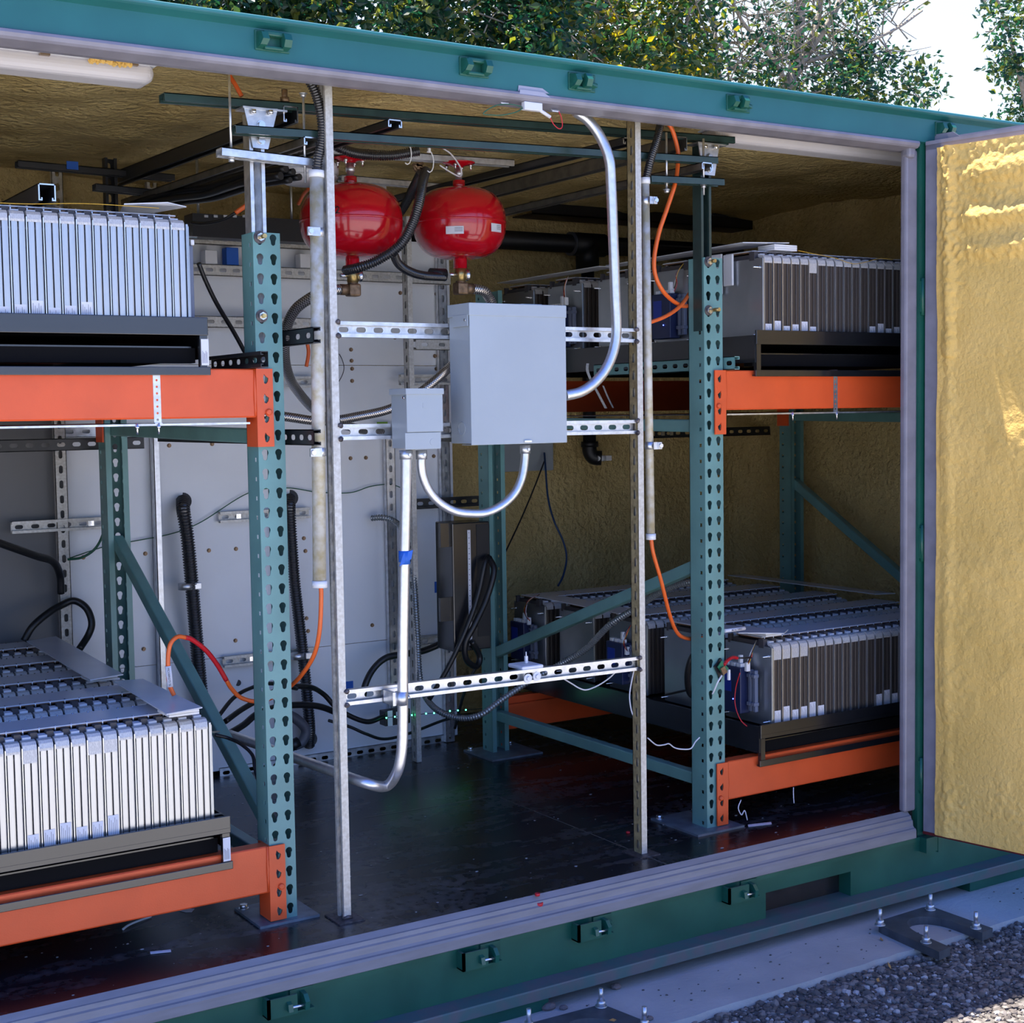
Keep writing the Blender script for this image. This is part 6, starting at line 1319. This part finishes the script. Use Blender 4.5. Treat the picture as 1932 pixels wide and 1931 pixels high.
for k, (x, y, lb) in enumerate(((1160, 1925, 'yellow leaf on the lower anchor frame'), (1680, 1826, 'upright yellow leaf at the gravel edge'), (1664, 1774, 'dry leaf in front of the right anchor frame'), (1895, 1769, 'dry leaf on the gravel right of the anchor frame'), (1656, 1851, 'tan leaf on the gravel edge, leftmost of the leaves'))):
    z_ = ZG+(0.027 if k == 0 else 0.004); p = at(x, y, Z=z_); b = MB(); a = rnd.random()*6; d = Vector((math.cos(a), math.sin(a), 0.15 if k != 1 else 1.2)).normalized(); n_ = d.cross(Vector((0.3, -0.5, 1))).normalized()
    L = 0.018; P = [p-d*L*0.3, p+n_*L*0.32+d*L*0.2, p+d*L, p-n_*L*0.32+d*L*0.2]; b.prism(P, d.cross(n_)*0.0008); tag(b.build('fallen_leaf', 'deadleaf'), lb, 'leaf', 'fallen leaves')
b = MB()
for i in range(70): x, y = rnd.uniform(0.7, 2.7), rnd.uniform(-0.53, -0.32); b.ball((x, y, ZG+0.001), rnd.uniform(0.0015, 0.0045), 1, 0.3, (1.2, 1, 0.6))
tag(b.build('grit', 'ground', recalc=False), 'dark grit scattered on the pale concrete strip', 'grit', kind='stuff')

# ================================================================== TREES BEHIND THE CONTAINER
def tree(base, trunk, limbs, leaves, label, mleaf='leaf', grp='trees behind the container'):
    """trunk/limbs: polylines with radii; leaves: list of (centre, spread xyz, count)"""
    t = thing('oak_tree', label, 'tree', tuple(base), grp); b = MB()
    for P, r0, r1 in [trunk]+limbs:
        S = spline(P, 5); b.tube(S, r0, 7, rr=[r0+(r1-r0)*i/(len(S)-1) for i in range(len(S))])
    b.build('branches', 'bark', t); b = MB()
    for c, s, n in leaves:
        c = Vector(c)
        for i in range(n):
            p = c+Vector((rnd.gauss(0, s[0]), rnd.gauss(0, s[1]), rnd.gauss(0, s[2])))
            L = rnd.uniform(0.028, 0.060); d = Vector((rnd.gauss(0, 1), rnd.gauss(0, 1), rnd.gauss(-0.2, 0.7))).normalized(); w = d.cross(Vector((rnd.gauss(0, 1), rnd.gauss(0, 1), rnd.gauss(0, 1)))).normalized(); u = d.cross(w)
            m_ = [b.v(p-d*L), b.v(p-d*L*0.2+w*L*0.52+u*L*0.12), b.v(p+d*L), b.v(p-d*L*0.2-w*L*0.52+u*L*0.12)]; b.face(m_)
    b.build('foliage', mleaf, t, recalc=False); return t
def tp(x, y, Y): return at(x, y, Y=Y)
def twigs(pts, n, spread, L):
    out = []
    for i in range(n):
        p = rnd.choice(pts)+Vector((rnd.uniform(-.2, .2), rnd.uniform(-.2, .2), rnd.uniform(-.2, .2))); d = Vector((rnd.gauss(0, 1), rnd.gauss(0, 0.6), rnd.gauss(0.5, 0.6))).normalized()
        q = p+d*L*rnd.uniform(0.4, 1); out.append(([p, p.lerp(q, 0.5)+Vector((rnd.uniform(-.06, .06), 0, rnd.uniform(-.06, .06))), q], 0.009, 0.003))
    return out
def clumps(xs, ys, Y, n, cnt, s=0.22):
    return [(tp(rnd.uniform(*xs), rnd.uniform(*ys), rnd.uniform(*Y)), (s, s, s*0.8), cnt) for _ in range(n)]
def gtree(x, Y): p = tp(x, 150, Y); return Vector((p.x, p.y, ZG))
# dense tree at left
B = gtree(620, 7.6); T = [B, B+Vector((0.1, 0, 2.0)), tp(640, 60, 7.6), tp(660, -120, 7.6)]
tree(B, (T, 0.16, 0.07), [([T[1]+Vector((0, 0, .4*k)), tp(300+180*k, 60-15*k, 7.4+0.1*k), tp(250+190*k, -80, 7.4)], 0.05, 0.012) for k in range(4)]+twigs([tp(x, 40, 7.5) for x in range(260, 1050, 60)], 60, 0.3, 0.7),
     clumps((200, 1060), (-140, 180), (6.9, 8.0), 95, 300, 0.17), 'dense dark oak behind the left half of the header')
# leafy tree with yellow-green leaves in the middle
B = gtree(1130, 8.2); T = [B, B+Vector((0.0, 0, 2.2)), tp(1130, 60, 8.2), tp(1150, -120, 8.2)]
tree(B, (T, 0.13, 0.05), [([T[1]+Vector((0, 0, .5*k)), tp(1010+90*k, 90, 8.1), tp(980+110*k, -60, 8.0)], 0.04, 0.010) for k in range(4)]+twigs([tp(x, 60, 8.1) for x in range(980, 1320, 40)], 70, 0.3, 0.8),
     clumps((940, 1330), (-110, 200), (7.5, 8.8), 50, 215, 0.18), 'sunlit yellow-green oak above the middle of the header', 'leaf2')
# bare-limbed tree, pale trunk
B = gtree(1490, 8.8); T = [B, tp(1488, 240, 8.8), tp(1497, 140, 8.8), tp(1508, 60, 8.8), tp(1512, -60, 8.8)]
LB = [([tp(1494, 150, 8.8), tp(1530, 90, 8.8), tp(1565, 40, 8.7), tp(1600, -30, 8.7)], 0.055, 0.03), ([tp(1492, 170, 8.8), tp(1450, 100, 8.7), tp(1400, 40, 8.6), tp(1370, -30, 8.6)], 0.03, 0.015), ([tp(1500, 120, 8.8), tp(1580, 100, 8.7), tp(1680, 60, 8.6), tp(1740, 20, 8.6)], 0.03, 0.012),
      ([tp(1365, 200, 9.0), tp(1350, 110, 9.0), tp(1345, 30, 9.0), tp(1330, -40, 9.0)], 0.045, 0.025), ([tp(1600, 230, 9.0), tp(1600, 150, 9.0), tp(1608, 80, 9.0)], 0.03, 0.015), ([tp(1520, 100, 8.8), tp(1545, 30, 8.8), tp(1550, -40, 8.8)], 0.04, 0.025)]
tree(B, (T, 0.085, 0.05), LB+twigs([tp(x, y, 8.8) for x in range(1250, 1690, 30) for y in (20, 90, 150)], 300, 0.3, 1.0),
     clumps((1240, 1700), (-60, 230), (8.2, 9.6), 80, 62, 0.19)+clumps((1560, 1765), (90, 235), (8.2, 9.2), 26, 55, 0.13), 'pale-trunked open oak with bare twigs above the right half of the header')
B = gtree(2020, 8.4); T = [B, B+Vector((0, 0, 2.2)), tp(2010, 60, 8.4), tp(2000, -100, 8.4)]
tree(B, (T, 0.14, 0.06), [([T[1]+Vector((0, 0, 0.3*k)), tp(1930-15*k, 150-50*k, 8.3), tp(1870-10*k, 120-60*k, 8.3)], 0.03, 0.008) for k in range(3)],
     clumps((1915, 2100), (-80, 260), (8.0, 9.0), 50, 105, 0.15)+clumps((1870, 1930), (-20, 200), (8.0, 8.8), 14, 40, 0.10), 'dark oak at the far right edge of the sky')
